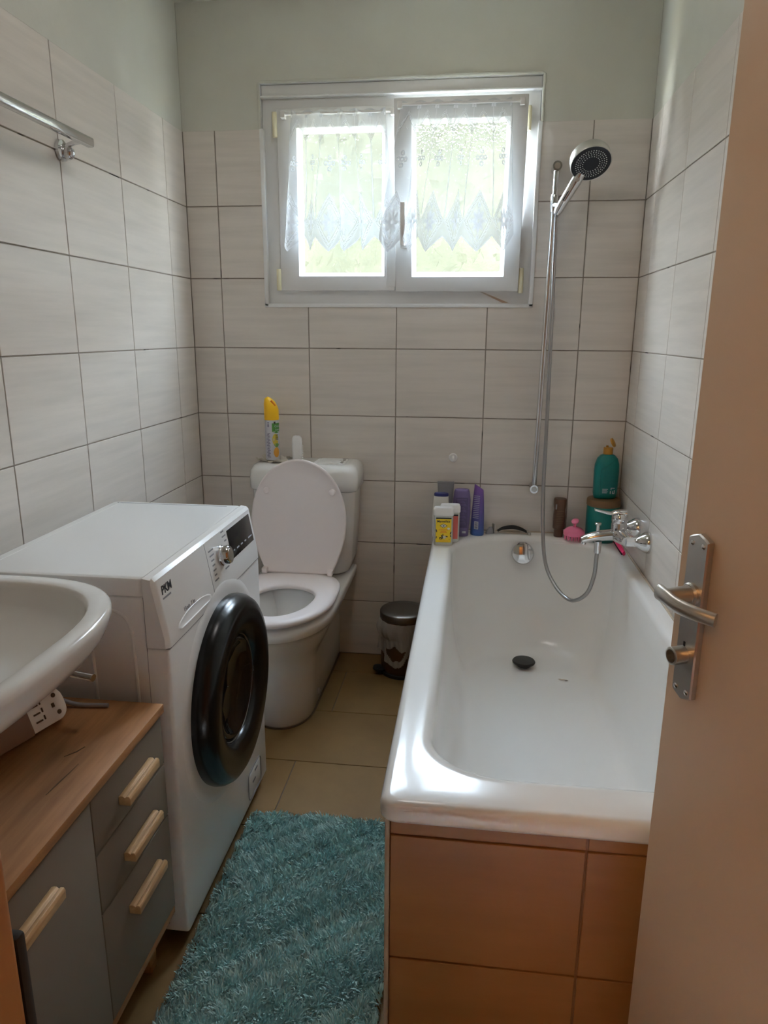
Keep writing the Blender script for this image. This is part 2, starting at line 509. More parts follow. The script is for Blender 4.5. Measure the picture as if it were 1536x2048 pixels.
wall_r = side_wall('wall_right', W, -1, .13752, 6, 'right wall of pale streaked tiles beside the bathtub')
# floor
fl = MB().box((-.15, YF-.12, -.1), (W+.15, .2, -.0025)).obj('floor', 'floor_grout', smooth=None)
tag(fl, 'brown stone-look floor tiles laid in a staggered bond', 'floor', kind='structure')
fy = [0.0, -.165] + [-.165-.3063*k for k in range(1, 8)] + [YF]
for i in range(len(fy)-1):
    y1, y0 = fy[i], fy[i+1]
    st = .612 if i == 1 else (.558 if i % 2 else .25)
    xs = sorted({0.0, W} | {st+.612*k for k in range(-2, 4) if .02 < st+.612*k < W-.02})
    for a, b in zip(xs[:-1], xs[1:]):
        put_tile((a+.0015, y0+.0015, -.006), (b-.0015, y1-.0015, 0), 'floor_tile', fl)
# ceiling
ce = MB().box((-.15, YF-.12, ZC), (W+.15, .2, ZC+.15)).obj('ceiling', 'plaster', smooth=None)
tag(ce, 'plain white plastered ceiling of the bathroom', 'ceiling', kind='structure')
# front wall with the doorway (the photograph is taken through it)
DX0, DX1, DZ = .875, 1.60, 2.02
wf = MB().prism([(-.15,-.1),(DX0-.03,-.1),(DX0-.03,DZ),(DX1+.02,DZ),(DX1+.02,-.1),(W+.15,-.1),(W+.15,ZC+.2),(-.15,ZC+.2)], 'y', YF-.12, YF).obj('wall_front', 'plaster', smooth=None)
tag(wf, 'front wall around the open doorway', 'wall', kind='structure')
jb = MB().prism([(DX0-.03,0),(DX0,0),(DX0,DZ-.03),(DX1,DZ-.03),(DX1,0),(DX1+.02,0),(DX1+.02,DZ),(DX0-.03,DZ)], 'y', YF-.125, YF+.004).obj('trim_1', 'frame_wood', bevel=.004)
tag(jb, 'brown wooden door frame at the edge of the picture', 'door frame', kind='structure')
MB().box((DX0-.012, YF+.0045, .05), (DX0-.001, YF+.011, 1.035)).obj('rubber_seal', 'black_rubber', jb, bevel=.002)
# hallway behind the camera, lit by a warm lamp
hall = MB().add([(-.9,YF-.13,0),(2.6,YF-.13,0),(2.6,-4.7,0),(-.9,-4.7,0)], [(0,1,2,3)]).obj('floor_hallway', 'hall_floor', smooth=None)
tag(hall, 'brown floor of the hallway outside the bathroom', 'floor', kind='structure')
def hallwall(nm, lo, hi, lab, cat='wall', mat='hall_wall'):
    tag(MB().box(lo, hi).obj(nm, mat, smooth=None), lab, cat, kind='structure')
hallwall('wall_hallway_left', (-1.0,-4.7,-.02), (-.9,YF-.13,2.5), 'left wall of the hallway')
hallwall('wall_hallway_right', (2.6,-4.7,-.02), (2.7,YF-.13,2.5), 'right wall of the hallway')
hallwall('wall_hallway_end', (-1.0,-4.8,-.02), (2.7,-4.7,2.5), 'end wall of the hallway')
hallwall('ceiling_hallway', (-1.0,-4.8,2.5), (2.7,YF-.125,2.6), 'ceiling of the hallway', 'ceiling')
hallwall('wall_hallway_side', (-1.0,YF-.127,-.02), (-.15,YF-.06,2.5), 'hallway wall left of the bathroom')
hallwall('wall_hallway_corner', (W+.15,YF-.127,-.02), (2.7,YF-.06,2.5), 'hallway wall right of the bathroom')
lp = thing('ceiling_lamp', (.55,-3.75,2.2), 'round glass lamp hanging from the hallway ceiling', 'lamp')
MB().ball((.55,-3.75,2.2), .11, 20).obj('globe', 'lamp_glow', lp)
MB().cyl((.55,-3.75,2.3), (.55,-3.75,2.5), .012).obj('stem', 'chrome', lp)

# opal lamp added out of view on the ceiling to brighten the bathroom
ol = thing('fill_lamp', (.80,-1.10,ZC), 'round opal lamp added out of view on the bathroom ceiling as fill light', 'lamp')
MB().lathe([(.175,0),(.178,.012),(.165,.018)], (.80,-1.10,ZC-.0185), seg=40).obj('rim', 'white_plastic', ol)
MB().lathe([(.163,.0),(.150,-.030),(.115,-.052),(.06,-.063),(.001,-.066)], (.80,-1.10,ZC-.0190), seg=40).obj('opal_glass', 'fill_glow', ol)

# ------------------------------------------------------------------ outside
gr = MB().box((-14,.3,-1.3), (16,16,-1.2)).obj('ground', 'bounce_ground', smooth=None)  # never in view; kept pale so it throws daylight up into the room
tag(gr, 'unseen ground outside the window, made pale to bounce daylight inside', 'ground', kind='structure')
hv, hf = [], []
n = 9000
px = RNG.uniform(-5.5, 7, n); py = 3.4+RNG.normal(0, .25, n); pz = -1.2+RNG.uniform(0, 1, n)*4.5
sz = RNG.uniform(.035, .09, n)
for a, b, c, s_ in zip(px, py, pz, sz):
    d1 = Vector(RNG.normal(0, 1, 3)).normalized(); d2 = d1.orthogonal().normalized(); d3 = d1.cross(d2)
    k = len(hv); o = Vector((a, b, c))
    hv += [tuple(o-d1*s_), tuple(o+d2*s_*.5), tuple(o+d1*s_), tuple(o-d2*s_*.5+d3*s_*.2)]
    hf.append((k, k+1, k+2, k+3))
hg = thing('hedge', (.8, 3.4, -1.2), 'tall leafy green hedge behind the frosted window', 'hedge')
tag(MB().add(hv, hf).obj('foliage', 'leaf', hg, smooth=None), kind='stuff')
MB().box((-5.4, 3.45, -1.2), (6.9, 3.8, 3.05)).obj('branches', 'leaf', hg, smooth=None)

# ------------------------------------------------------------------ window
win = thing('window_1', (.774, .03, 1.39), 'white plastic double window with frosted panes, right sash tilted open', 'window', kind='structure')
MB().frame((HX0+.005,HZ0+.008,HX1-.005,2.088), (.372,1.455,1.190,2.028), .018, .085).obj('outer_frame', 'upvc', win, bevel=.003)
MB().box((HX0+.005, .012, 2.089), (HX1-.005, .06, 2.125)).obj('top_board', 'upvc', win, bevel=.002)
MB().box((HX0+.004, -.004, 2.082), (HX1-.004, .03, 2.0885)).obj('ledge', 'upvc', win, bevel=.002)
for nm, lo, hi in (('l', (HX0-.002,-.004,HZ0), (HX0+.012,.020,ZT+.002)), ('r', (HX1-.012,-.004,HZ0), (HX1+.002,.020,ZT+.002)), ('b', (HX0-.002,-.004,HZ0-.004), (HX1+.002,.020,HZ0+.009))):
    MB().box(lo, hi).obj('edge_profile', 'upvc', win, bevel=.0015)
# uneven plaster bead round the top of the opening
bead = [(HX0-.001,-.001,ZT)]+[(HX0-.001+RNG.normal(0,.001),-.001,z) for z in np.linspace(ZT+.02, HZ1-.004, 6)]
bead += [(x, -.001, HZ1+.001+RNG.normal(0,.001)) for x in np.linspace(HX0+.006, HX1-.006, 24)]
bead += [(HX1+.001+RNG.normal(0,.001),-.001,z) for z in np.linspace(HZ1-.004, ZT+.02, 6)]+[(HX1+.001,-.001,ZT)]
MB().tube(bead, .005, 8).obj('plaster_bead', 'plaster', win)
TILT = Matrix.Translation((0,.0,1.44)) @ Matrix.Rotation(math.radians(10.0), 4, 'X') @ Matrix.Translation((0,0,-1.44))
def sash(o, xf, y0, name_pane):
    x0,z0,x1,z1 = o
    a = (x0+(.07 if xf is None else .059), z0+.051, x1-(.040 if xf is None else .054), z1-.063)
    b = (a[0]+.012, a[1]+.012, a[2]-.012, a[3]-.012)
    s_ = MB(xf).frame(o, a, y0, y0+.062).obj('sash', 'upvc', win, bevel=.003)
    bd = MB(xf)
    # sloped glazing bead
    def c(r, y): return [(r[0],y,r[1]),(r[2],y,r[1]),(r[2],y,r[3]),(r[0],y,r[3])]
    bd.loft([c(a,y0+.006), c(b,y0+.026), c(b,y0+.036), c(a,y0+.036), c(a,y0+.006)], False, False)
    bd.obj('glazing_bead', 'upvc', s_, smooth=None)
    pn = MB(xf)
    pn.add([(b[0]-.003,y0+.03,b[1]-.003),(b[2]+.003,y0+.03,b[1]-.003),(b[2]+.003,y0+.03,b[3]+.003),(b[0]-.003,y0+.03,b[3]+.003)], [(0,1,2,3)])
    pn.obj('glass_pane', 'pebbled_glass', s_, smooth=None)
    return s_
sl = sash((.348,1.440,.770,2.046), None, -.004, 'l')
sr = sash((.773,1.438,1.209,2.046), TILT, -.012, 'r')
MB().box((.739,-.009,1.452), (.772,-.0035,2.034)).obj('astragal', 'upvc', sl, bevel=.002)
hd = MB(TILT).box((.792,-.022,1.585), (.820,-.0121,1.622)).obj('handle', 'white_plastic', sr, bevel=.004)
g = MB(TILT); g.cyl((.806,-.02,1.603), (.806,-.064,1.603), .009); g.obj('handle', 'white_plastic', sr)
MB(TILT).loft([[(x,y,z) for x,y in rrect(.797,-.078,.815,-.060,.006,3)] for z in (1.598,1.735)]).obj('handle_grip', 'white_plastic', sr, bevel=.003)
for (x,z0,z1,xf) in ((.341,1.955,2.035,None),(.341,1.440,1.515,None),(1.218,1.955,2.030,None),(1.218,1.430,1.515,None)):
    h = MB(); h.lathe([(.0075,0),(.0085,.003),(.0085,z1-z0-.003),(.0075,z1-z0)], (x,-.006,z0), seg=16); ho = h.obj('hinge', 'cream_plastic', win)
    MB().box((x-.005,-.006,z0+.004), (x+.005,.0185,z1-.004)).obj('hinge_leaf', 'cream_plastic', ho)
MB(TILT).box((1.178,-.0135,1.955), (1.196,-.0121,1.982)).obj('cover_cap', 'upvc', sr, bevel=.0006)
MB().add([(1.075,.016,1.436),(1.085,.016,1.436),(1.180,.016,1.398),(1.158,.016,1.398),(1.075,.0185,1.436),(1.085,.0185,1.436),(1.180,.0185,1.398),(1.158,.0185,1.398)],
         [(0,1,2,3),(4,7,6,5),(0,4,5,1),(1,5,6,2),(2,6,7,3),(3,7,4,0)]).obj('tilt_stay', 'brushed_steel', win, smooth=None)

# ------------------------------------------------------------------ lace curtains on rods
def rod(x0, x1, y, z, yf, label):
    t = thing('curtain_rod', ((x0+x1)/2, y, z), label, 'curtain rod', 'white curtain rods on the sashes')
    MB().cyl((x0,y,z), (x1,y,z), .0042, seg=12).obj('bar', 'white_plastic', t)
    for x in (x0+.004, x1-.004):
        MB().box((x-.008, y-.006, z-.012), (x+.008, yf, z+.009)).obj('bracket', 'white_plastic', t, bevel=.002)
rod(.372,.764,-.026,2.022,-.0045,'thin white curtain rod on the closed left sash')
rod(.790,1.192,-.128,2.012,-.1155,'thin white curtain rod on the tilted right sash')
PW = .095
def lace(su, v, vh):
    s_ = ((su/PW) % 1 - .5)*PW
    d = np.full(su.shape, .10)
    chk = ((np.floor(su/.0030)+np.floor(v/.0030)) % 2)
    # top band with zigzag
    vb = .030+.062*np.abs(s_)/(PW/2)
    d = np.where(v < vb, .50, d)
    d = np.where(np.abs(v-vb) < .008, np.where(chk > 0, .95, .25), d)
    d = np.where((v < .008), .75, d)
    d = np.where((np.abs(v-.018) < .004) & (np.abs(s_) > PW/2-.011), 1.0, d)
    d = np.where(np.abs(s_) > PW/2-.0016, .75, d)
    # small cross of rosettes
    for cx, cv in ((0,0),(.0135,0),(-.0135,0),(0,.0185),(0,-.0185)):
        r = np.hypot(s_-cx, v-.168-cv)
        d = np.where(np.abs(r-.0055) < .0019, 1.0, d)
    # big diamonds
    dv = v-.362
    q = np.abs(s_)/(PW/2)+np.abs(dv)/.096
    d = np.where((q > 1) & (dv > 0), .62, d)
    d = np.where((q <= 1), .52, d)
    d = np.where((q <= 1) & (q > .90), .80, d)
    d = np.where((q <= .90) & (q > .80), np.where(chk > 0, .95, .20), d)
    d = np.where((q <= .80) & (q > .72), .85, d)
    d = np.where((q <= .72) & (q > .66), .25, d)
    X = s_/(PW/2)*1.0; Y = dv/.096*1.02
    r = np.hypot(X, Y); a = np.arctan2(Y, X)
    da = np.abs(((a/(math.pi/4)+.5) % 1)-.5)*(math.pi/4)
    pet = (r > .07) & (r < .44) & (da*r < .085*np.sin(np.clip((r-.05)/.40, 0, 1)*math.pi)**.7)
    d = np.where((q <= .66) & pet, 1.0, d)
    for cx, cv in ((.54,0),(-.54,0),(0,.54),(0,-.54)):
        rr = np.hypot(X-cx, Y-cv)
        d = np.where((q <= .9) & (np.abs(rr-.06) < .028), 1.0, d)
    d = np.where(vh-v < .0045, .9, d)
    return d
def curtain(x0t, x1t, x0b, x1b, yt, yb, zt, npan, ph, fold, label, warp):
    NU, NV = 420, 260
    Wc = PW*npan
    u = np.linspace(0, 1, NU); t = np.linspace(0, 1, NV)
    U, T = np.meshgrid(u, t)
    su = U*Wc
    s_ = ((su/PW) % 1 - .5)*PW
    vh = .459-.049*np.abs(s_)/(PW/2)
    V = T*vh
    g = V/.46
    Uw = U + warp(U)*g
    X = (x0t+(x0b-x0t)*g) + ((x1t-x0t)+((x1b-x0b)-(x1t-x0t))*g)*Uw
    A = fold[0]*(.35+.65*np.clip(g*1.6, 0, 1))
    th = 2*math.pi*(fold[1]*U+.13*np.sin(2*math.pi*1.7*U)) + ph
    Y = yt+(yb-yt)*g - A*(.5+.5*np.sin(th))
    X = X + A*.55*np.cos(th)*np.clip(g*2, .3, 1)
    Z = zt - V + .004*np.cos(2*math.pi*su/PW)*(1-np.clip(V/.03, 0, 1))
    d = lace(su, V, vh)
    vs = np.stack([X, Y, Z], -1).reshape(-1, 3)
    i = np.arange(NV-1)[:, None]*NU+np.arange(NU-1)[None, :]
    fs = np.stack([i, i+1, i+NU+1, i+NU], -1).reshape(-1, 4)
    me = bpy.data.meshes.new('lace_curtain')
    me.from_pydata(vs.tolist(), [], fs.tolist())
    at = me.attributes.new('lace', 'FLOAT', 'POINT')
    at.data.foreach_set('value', d.reshape(-1).astype(np.float32))
    me.polygons.foreach_set('use_smooth', [True]*len(me.polygons))
    o = place('lace_curtain', me, 'lace')
    tag(o, label, 'curtain')
    return o
curtain(.405,.735,.366,.775,-.022,-.040,2.030,6,.4,(.026,4.3),'short white lace curtain hanging on the closed left sash', lambda U: .0*U)
curtain(.800,1.155,.722,1.188,-.121,-.098,2.020,6,2.2,(.017,3.1),'short white lace curtain hanging on the tilted right sash, its corner flared out', lambda U: -.05*np.sin(math.pi*U))

# ------------------------------------------------------------------ bathtub
tub = thing('bathtub', (1.278, -.84, 0), 'white enamel bathtub along the right wall under the shower', 'bathtub')
def tring(x0, y0, x1, y1, rf, rb, z):
    return [(x, y, z) for x, y in rrect(x0, y0, x1, y1, [rb, rb, rf, rf], 12)]
R = []
OX0, OX1, OY0, OY1 = .934, W-.002, -1.684, -.002
for dx, z in ((.006,.514),(.001,.516),(0,.522),(0,.538),(.003,.545),(.009,.5495),(.016,.551)):
    R.append(tring(OX0+dx, OY0+dx, OX1, OY1, (.03-dx*.5,)*2, (.004,.004), z))
IX0, IX1, IY0, IY1 = 1.000, 1.582, -1.594, -.052
for dx, z in ((-.012,.551),(-.004,.5505),(.003,.547),(.008,.540),(.011,.530)):
    R.append(tring(IX0+dx, IY0+dx, IX1-dx, IY1-dx, (.15,.125), (.27,.215), z))
Ix, Ifr, Ibk = .080, .42, .17
for k in range(1, 15):
    q = 1-math.cos(math.pi/2*k/14)
    zz = .530-.400*(1-(1-q)**2.4)**(1/2.4)
    R.append(tring(IX0+.011+Ix*q, IY0+.011+Ifr*q, IX1-.011-Ix*q, IY1-.011-Ibk*q, (.15-.02*q,.125+.05*q), (.27-.10*q,.215-.08*q), zz))
R.append(tring(IX0+.20, IY0+.65, IX1-.20, IY1-.32, (.06,.1), (.06,.06), .126))
MB().loft(R, False, True).obj('shell', 'tub_enamel', tub, smooth=60)
ov = MB().lathe([(.041,0),(.042,.004),(.038,.011),(.022,.016),(.001,.017)], (1.272,-.078,.488), ax='d', d=(0,-.97,.22), seg=32)
ov.obj('overflow_cover', 'chrome', tub)
dp = MB().lathe([(.026,0),(.028,.010),(.040,.012),(.041,.016),(.038,.020),(.001,.022)], (1.280,-.292,.133), seg=32).obj('drain_plug', 'drain_black', tub)
MB().tube([(1.6175,-1.66,.5525),(1.6175,-.01,.5525)], .003, 6).obj('silicone_joint', 'silicone', tub)
MB().tube([(.94,-.0045,.5525),(1.60,-.0045,.5525)], .003, 6).obj('silicone_joint', 'silicone', tub)
for (x, y, a, b, m_) in ((1.408,-.380,.014,.003,'silicone'),(1.420,-.386,.006,.003,'stain_brown'),(1.398,-.377,.005,.002,'silicone')):
    MB().add([(x+a*math.cos(q)*(1+.3*math.sin(3*q)), y+b*math.sin(q), .1305+.0002*math.cos(q)) for q in np.linspace(0, 2*math.pi, 13)[:-1]], [tuple(range(12))]).obj('stain', m_, tub, smooth=None)
# tiled skirting of the tub
bp = MB().prism([(.948,-1.657),(W-.004,-1.657),(W-.004,-1.62),(.985,-1.62),(.985,-.004),(.948,-.004)], 'z', .0, .5135).obj('tiled_bath_surround', 'panel_grout', smooth=None)
tag(bp, 'brown tiled panel enclosing the bathtub below its white edge', 'bath surround')
for a, b in ((.952,1.2715),(1.2755,W-.006)):
    for c, d in ((.4775,.5125),(.2255,.4735),(.002,.2215)):
        put_tile((a,-1.662,c), (b,-1.6565,d), 'panel_tile', bp)
ys = [-.004,-.34,-.67,-1.0,-1.33,-1.655]
for a, b in zip(ys[1:], ys[:-1]):
    for c, d in ((.4775,.5125),(.2255,.4735),(.002,.2215)):
        put_tile((.943,a+.002,c), (.9485,b-.002,d), 'panel_tile', bp)
MB().box((.9425,-1.6635,.002), (.9505,-1.655,.513)).obj('corner_profile', 'silicone', bp, bevel=.001)

# ------------------------------------------------------------------ toilet
CX = .447
toi = thing('toilet', (CX, -.35, 0), 'white close-coupled toilet with its lid up, between washing machine and tub', 'toilet')
def egg(hw, hwb, yb, yc, yf, z, n=22):
    pts = []
    for k in range(4): pts.append((CX+hwb*(1-2*(1-k/4)), yb, z))          # back edge, left to right
    for k in range(6):
        t = k/6; pts.append((CX+hwb+(hw-hwb)*(t*t*(3-2*t)), yb+(yc-yb)*t, z))
    for k in range(n+1):
        a = math.pi*k/n; pts.append((CX+hw*math.cos(a), yc+(yf-yc)*math.sin(a)**.9, z))
    for k in range(1, 6):
        t = 1-k/6; pts.append((CX-hwb-(hw-hwb)*(t*t*(3-2*t)), yb+(yc-yb)*t, z))
    return pts
body = [egg(.100,.104,-.004,-.46,-.606,0.0), egg(.104,.107,-.004,-.46,-.613,.012), egg(.104,.107,-.004,-.45,-.606,.10), egg(.105,.107,-.004,-.44,-.598,.195),
        egg(.111,.107,-.004,-.43,-.602,.222), egg(.126,.108,-.004,-.43,-.622,.252), egg(.146,.109,-.004,-.43,-.652,.290), egg(.160,.111,-.004,-.43,-.678,.325), egg(.166,.114,-.004,-.44,-.690,.346),
        egg(.174,.150,-.004,-.44,-.703,.350), egg(.179,.176,-.004,-.44,-.711,.356), egg(.180,.180,-.004,-.44,-.713,.378), egg(.177,.179,-.004,-.44,-.709,.388), egg(.170,.174,-.006,-.44,-.702,.392),
        egg(.125,.09,-.31,-.45,-.655,.392), egg(.118,.08,-.32,-.46,-.648,.378), egg(.105,.06,-.34,-.47,-.63,.32), egg(.07,.04,-.38,-.48,-.58,.24), egg(.04,.02,-.43,-.49,-.54,.20)]
MB().loft(body, True, True).obj('bowl', 'enamel', toi, smooth=50)
def cring(x0, y0, x1, y1, r, z): return [(x, y, z) for x, y in rrect(x0, y0, x1, y1, [(.012,.012),(.012,.012),(r,r),(r,r)], 6)]
MB().loft([cring(.295,-.150,.600,-.006,.05,.3925), cring(.278,-.168,.618,-.005,.05,.408), cring(.268,-.178,.630,-.004,.045,.45), cring(.262,-.181,.640,-.004,.04,.60),
           cring(.257,-.183,.646,-.004,.036,.722)]).obj('cistern', 'enamel', toi, smooth=50)
LZ = .820
cl = MB().loft([cring(.254,-.186,.650,-.004,.036,.7235), cring(.249,-.191,.655,-.003,.040,.728), cring(.248,-.192,.657,-.003,.042,.770), cring(.251,-.189,.654,-.003,.045,.795),
           cring(.260,-.180,.646,-.004,.048,.811), cring(.275,-.166,.632,-.008,.046,LZ-.001), cring(.29,-.15,.618,-.015,.04,LZ)]).obj('cistern_lid', 'enamel', toi, smooth=50)
MB().loft([[(x,y,z) for x,y in rrect(.487,-.150,.603,-.040,.012,4)] for z in (LZ-.002, LZ+.003)]).obj('flush_plate', 'white_plastic', cl, bevel=.001)
for a, b in ((-.146,-.098),(-.092,-.046)):
    MB().loft([[(x,y,z) for x,y in rrect(.50,a,.585,b,.012,4)] for z in (LZ+.003, LZ+.006)]).obj('flush_button', 'white_plastic', cl, bevel=.001)
    MB().box((.587,a+.012,LZ+.003), (.597,b-.012,LZ+.0065)).obj('button_mark', 'brushed_steel', cl, bevel=.001)
def seat_ring(hw, lf, lb, z, e=2.0):
    out = []
    for k in range(48):
        a = 2*math.pi*k/48; c, s_ = math.cos(a), math.sin(a)
        if s_ <= 0: x, y = hw*c, lf*s_
        else:
            x = hw*math.copysign(abs(c)**(2/e), c); y = lb*abs(s_)**(2/e)
        out.append((CX+x, -.47+y, z))
    return out
sr_ = [seat_ring(.172,.240,.232,.4035,3.6), seat_ring(.179,.249,.238,.408,3.6), seat_ring(.180,.250,.239,.417,3.6), seat_ring(.175,.245,.235,.4245,3.6), seat_ring(.160,.230,.21,.4275,3.2),
       seat_ring(.125,.192,.135,.426), seat_ring(.111,.179,.120,.421), seat_ring(.107,.174,.116,.413), seat_ring(.111,.179,.12,.4035), seat_ring(.172,.240,.232,.4035,3.6)]
MB().loft(sr_, False, False).obj('seat', 'seat_plastic', toi, smooth=60)
# raised lid
ldir = Vector((0,.030,.42)).normalized(); lnor = Vector((0,-ldir.z,ldir.y))
def lid_pt(x, h, o): 
    p = Vector((CX,-.238,.424))+Vector((1,0,0))*x+ldir*h+lnor*o
    return tuple(p)
def lid_ring(k, o, dh=0):
    pts = []
    H = .424
    def hw(h):
        if h < .19: t = h/.19; return .124+.053*math.sin(t*math.pi/2)
        return .177*math.sqrt(max(0, 1-((h-.19)/(H-.19))**2.15))
    hs = [.0, .02, .05, .09, .14, .19]+[.19+(H-.19)*math.sin(math.pi/2*j/14) for j in range(1, 15)]
    R_ = [(hw(h), h) for h in hs]; L_ = [(-a, b) for a, b in R_[::-1][1:]]
    for a, b in R_+L_:
        pts.append(lid_pt(a*(1-k/.177), .2+(b-.2)*(1-k/.21)+dh, o))
    return pts
lid = MB().loft([lid_ring(.012,-.010), lid_ring(.004,-.009), lid_ring(0,-.004), lid_ring(0,.003), lid_ring(.003,.0055), lid_ring(.008,.005), lid_ring(.014,.0015), lid_ring(.05,-.0005)]).obj('lid', 'seat_plastic', toi, smooth=60)
for x in (-.118,.126): MB().lathe([(.0125,0),(.0125,.007),(.009,.012),(.001,.013)], lid_pt(x,.307,-.001), ax='d', d=lnor, seg=18).obj('bumper', 'seat_plastic', lid)
for x in (-.128,.118): MB().box((CX+x-.008,-.262,.4245), (CX+x+.012,-.232,.446)).obj('hinge', 'seat_plastic', lid, bevel=.004)
MB().lathe([(.011,0),(.011,.003),(.008,.005),(.001,.006)], (CX+.1045,-.41,.042), ax='x', seg=16).obj('fixing_cap', 'brushed_steel', toi)
pth = [(p[0]*1.0+(.002 if p[0] > CX else -.002), p[1]-.002, .001) for p in egg(.102,.106,-.006,-.46,-.610,0)[4:]]
MB().tube(pth, .0035, 6, False).obj('sealant', 'stain_brown', toi)

# ------------------------------------------------------------------ washing machine
wm = thing('washing_machine', (.30, -1.178, 0), 'white front-loading washing machine with black porthole door', 'washing machine')
Y0, Y1 = -1.475, -.880
XB, XF, ZTOP = .100, .497, .838
zb = .030
wb = MB().loft([[(x,y,z) for x,z in ((XB,zb),(XF,zb),(XF,.6935),(.4525,.6935),(.4525,.800),(XB,.800))] for y in (Y0,Y1)]).obj('body', 'appliance_white', wm, bevel=.007, seg=3)
tl = MB().loft([[(x,y,z) for x,y in rrect(XB-.006+d, Y0+d, .452, Y1-d, .008, 3)] for z, d in ((.8015,0),(.832,0),(.836,.002),(ZTOP,.007))]).obj('top_lid', 'appliance_white', wm)
MB().box((XB+.012,Y1-.020,ZTOP-.0004), (.42,Y1-.017,ZTOP+.0003)).obj('groove', 'print_grey', tl, smooth=None)
MB().box((XB+.018,Y0+.008,ZTOP-.0004), (XB+.020,Y1-.012,ZTOP+.0004)).obj('groove', 'white_plastic', tl, smooth=None)
# control panel: slanted fascia
def fas(y, d):
    return [(.4535,y,.6958),(.499-d,y,.6958),(.4985-d,y,.715),(.478-d,y,.832-d),(.470,y,ZTOP-d*.4),(.4535,y,ZTOP)]
cp = MB().loft([fas(Y0+.000,.008), fas(Y0+.006,.002), fas(Y0+.012,0), fas(Y1-.012,0), fas(Y1-.006,.002), fas(Y1,.008)]).obj('control_panel', 'appliance_white', wm, smooth=30)
PN = Vector((.117,0,.0205)).normalized(); PU = Vector((-.0205,0,.117)).normalized()
def pp(y, z, o=.0):
    k = (z-.715)/(.832-.715); return tuple(Vector((.4985-.0205*k, y, z))+PN*o)
kn = MB().lathe([(.0245,0),(.0245,.004),(.0225,.006),(.0225,.020),(.020,.024),(.001,.0245)], pp(-1.141,.780,.0003), ax='d', d=PN, seg=40).obj('program_knob', 'chrome', cp)
MB().lathe([(.0145,.0245),(.0145,.0255),(.001,.0256)], pp(-1.141,.780,.0), ax='d', d=PN, seg=30).obj('knob_face', 'brushed_steel', kn)
dsp = MB(); 
pts = [(-1.078,.750),(-.905,.750),(-.905,.822),(-1.078,.822)]
dsp.loft([[pp(y,z,o) for y,z in pts] for o in (.0,.0012)]).obj('display', 'display_black', cp, bevel=.0008)
for k, (a, b) in enumerate(((-1.060,-1.050),(-1.035,-1.018),(-1.005,-.990),(-.975,-.962),(-.945,-.915))):
    MB().loft([[pp(y,z,o) for y,z in ((a,.765),(b,.765),(b,.7685),(a,.7685))] for o in (.0012,.0016)]).obj('display_mark', 'print_grey', cp, smooth=None)
def ptext(t, y, z, size, mat='print_grey', bold=0, shear=0):
    text_mesh(t, size, basis(pp(y,z,.0006), (0,1,0), PU), mat, cp, 'lettering', shear, bold)
ptext('PKM', -1.457,.800,.0235,'print_black',.0006,.15)
for i, L_ in enumerate((.030,.026,.018,.016,.018,.014,.024)):
    MB().loft([[pp(y,z,o) for y,z in ((-1.192-L_*.5,.806-i*.0115),(-1.192+L_*.5,.806-i*.0115),(-1.192+L_*.5,.8095-i*.0115),(-1.192-L_*.5,.8095-i*.0115))] for o in (.0002,.0005)]).obj('programme_mark', 'print_grey', cp, smooth=None)
for i, (yy, zz, L_) in enumerate(((-1.105,.826,.018),(-1.100,.814,.024),(-1.095,.802,.014),(-1.098,.765,.018),(-1.118,.742,.026))):
    MB().loft([[pp(y,z,o) for y,z in ((yy-L_*.5,zz),(yy+L_*.5,zz),(yy+L_*.5,zz+.0035),(yy-L_*.5,zz+.0035))] for o in (.0002,.0005)]).obj('programme_mark', 'print_grey', cp, smooth=None)
MB().loft([[pp(y,z,o) for y,z in ((-1.456,.790),(-1.420,.790),(-1.420,.7935),(-1.456,.7935))] for o in (.0002,.0005)]).obj('lettering_line', 'print_grey', cp, smooth=None)
ptext('15min  7 kg', -1.385,.737,.0125,'print_grey',.0001)
# detergent drawer: joint line and hollow grip
MB().loft([[pp(y,z,o) for y,z in ((-1.2215,.716),(-1.2200,.716),(-1.2200,.831),(-1.2215,.831))] for o in (-.001,.0004)]).obj('drawer_joint', 'print_grey', cp, smooth=None)
dg = MB(); N_ = 24
def grip(sc, o): return [pp(-1.335+.092*sc*math.cos(2*math.pi*k/N_), .7185+(.0175*sc)*max(math.sin(2*math.pi*k/N_), -.35), o) for k in range(N_)]
dg.loft([grip(1.0,.0006), grip(.96,.0016), grip(.88,.0012), grip(.80,.0004), grip(.5,.0003)], False, True)
dg.obj('drawer_grip', 'white_plastic', cp, smooth=60)
MB().box((.440,Y0+.004,.6936), (.4985,Y1-.004,.6957)).obj('panel_joint', 'print_grey', wm, smooth=None)
# porthole door
DC = (XF, -1.180, .462)
dr = MB().lathe([(.224,.0),(.226,.012),(.224,.026),(.216,.040),(.205,.047),(.190,.050),(.165,.048),(.145,.043),(.133,.034),(.128,.020),(.127,.004)], DC, ax='x', seg=72, cap0=False, cap1=False)
do = dr.obj('porthole_door', 'appliance_dark', wm, smooth=50)
MB().lathe([(.1275,.018),(.122,.027),(.114,.029),(.106,.024),(.094,.014),(.06,.007),(.001,.005)], DC, ax='x', seg=60, cap0=False, cap1=False).obj('door_glass', 'smoked_glass', do, smooth=60)
MB().lathe([(.1285,.0),(.1305,.002),(.1285,.004),(.1265,.002),(.1285,.0)], (DC[0]+.022,DC[1],DC[2]), ax='x', seg=60, cap0=False, cap1=False).obj('door_ring', 'dark_steel', do, smooth=60)
MB().lathe([(.262,.0),(.258,.0022),(.240,.003),(.222,.003)], DC, ax='x', seg=64, cap0=False, cap1=False).obj('door_surround', 'appliance_white', wm, smooth=60)
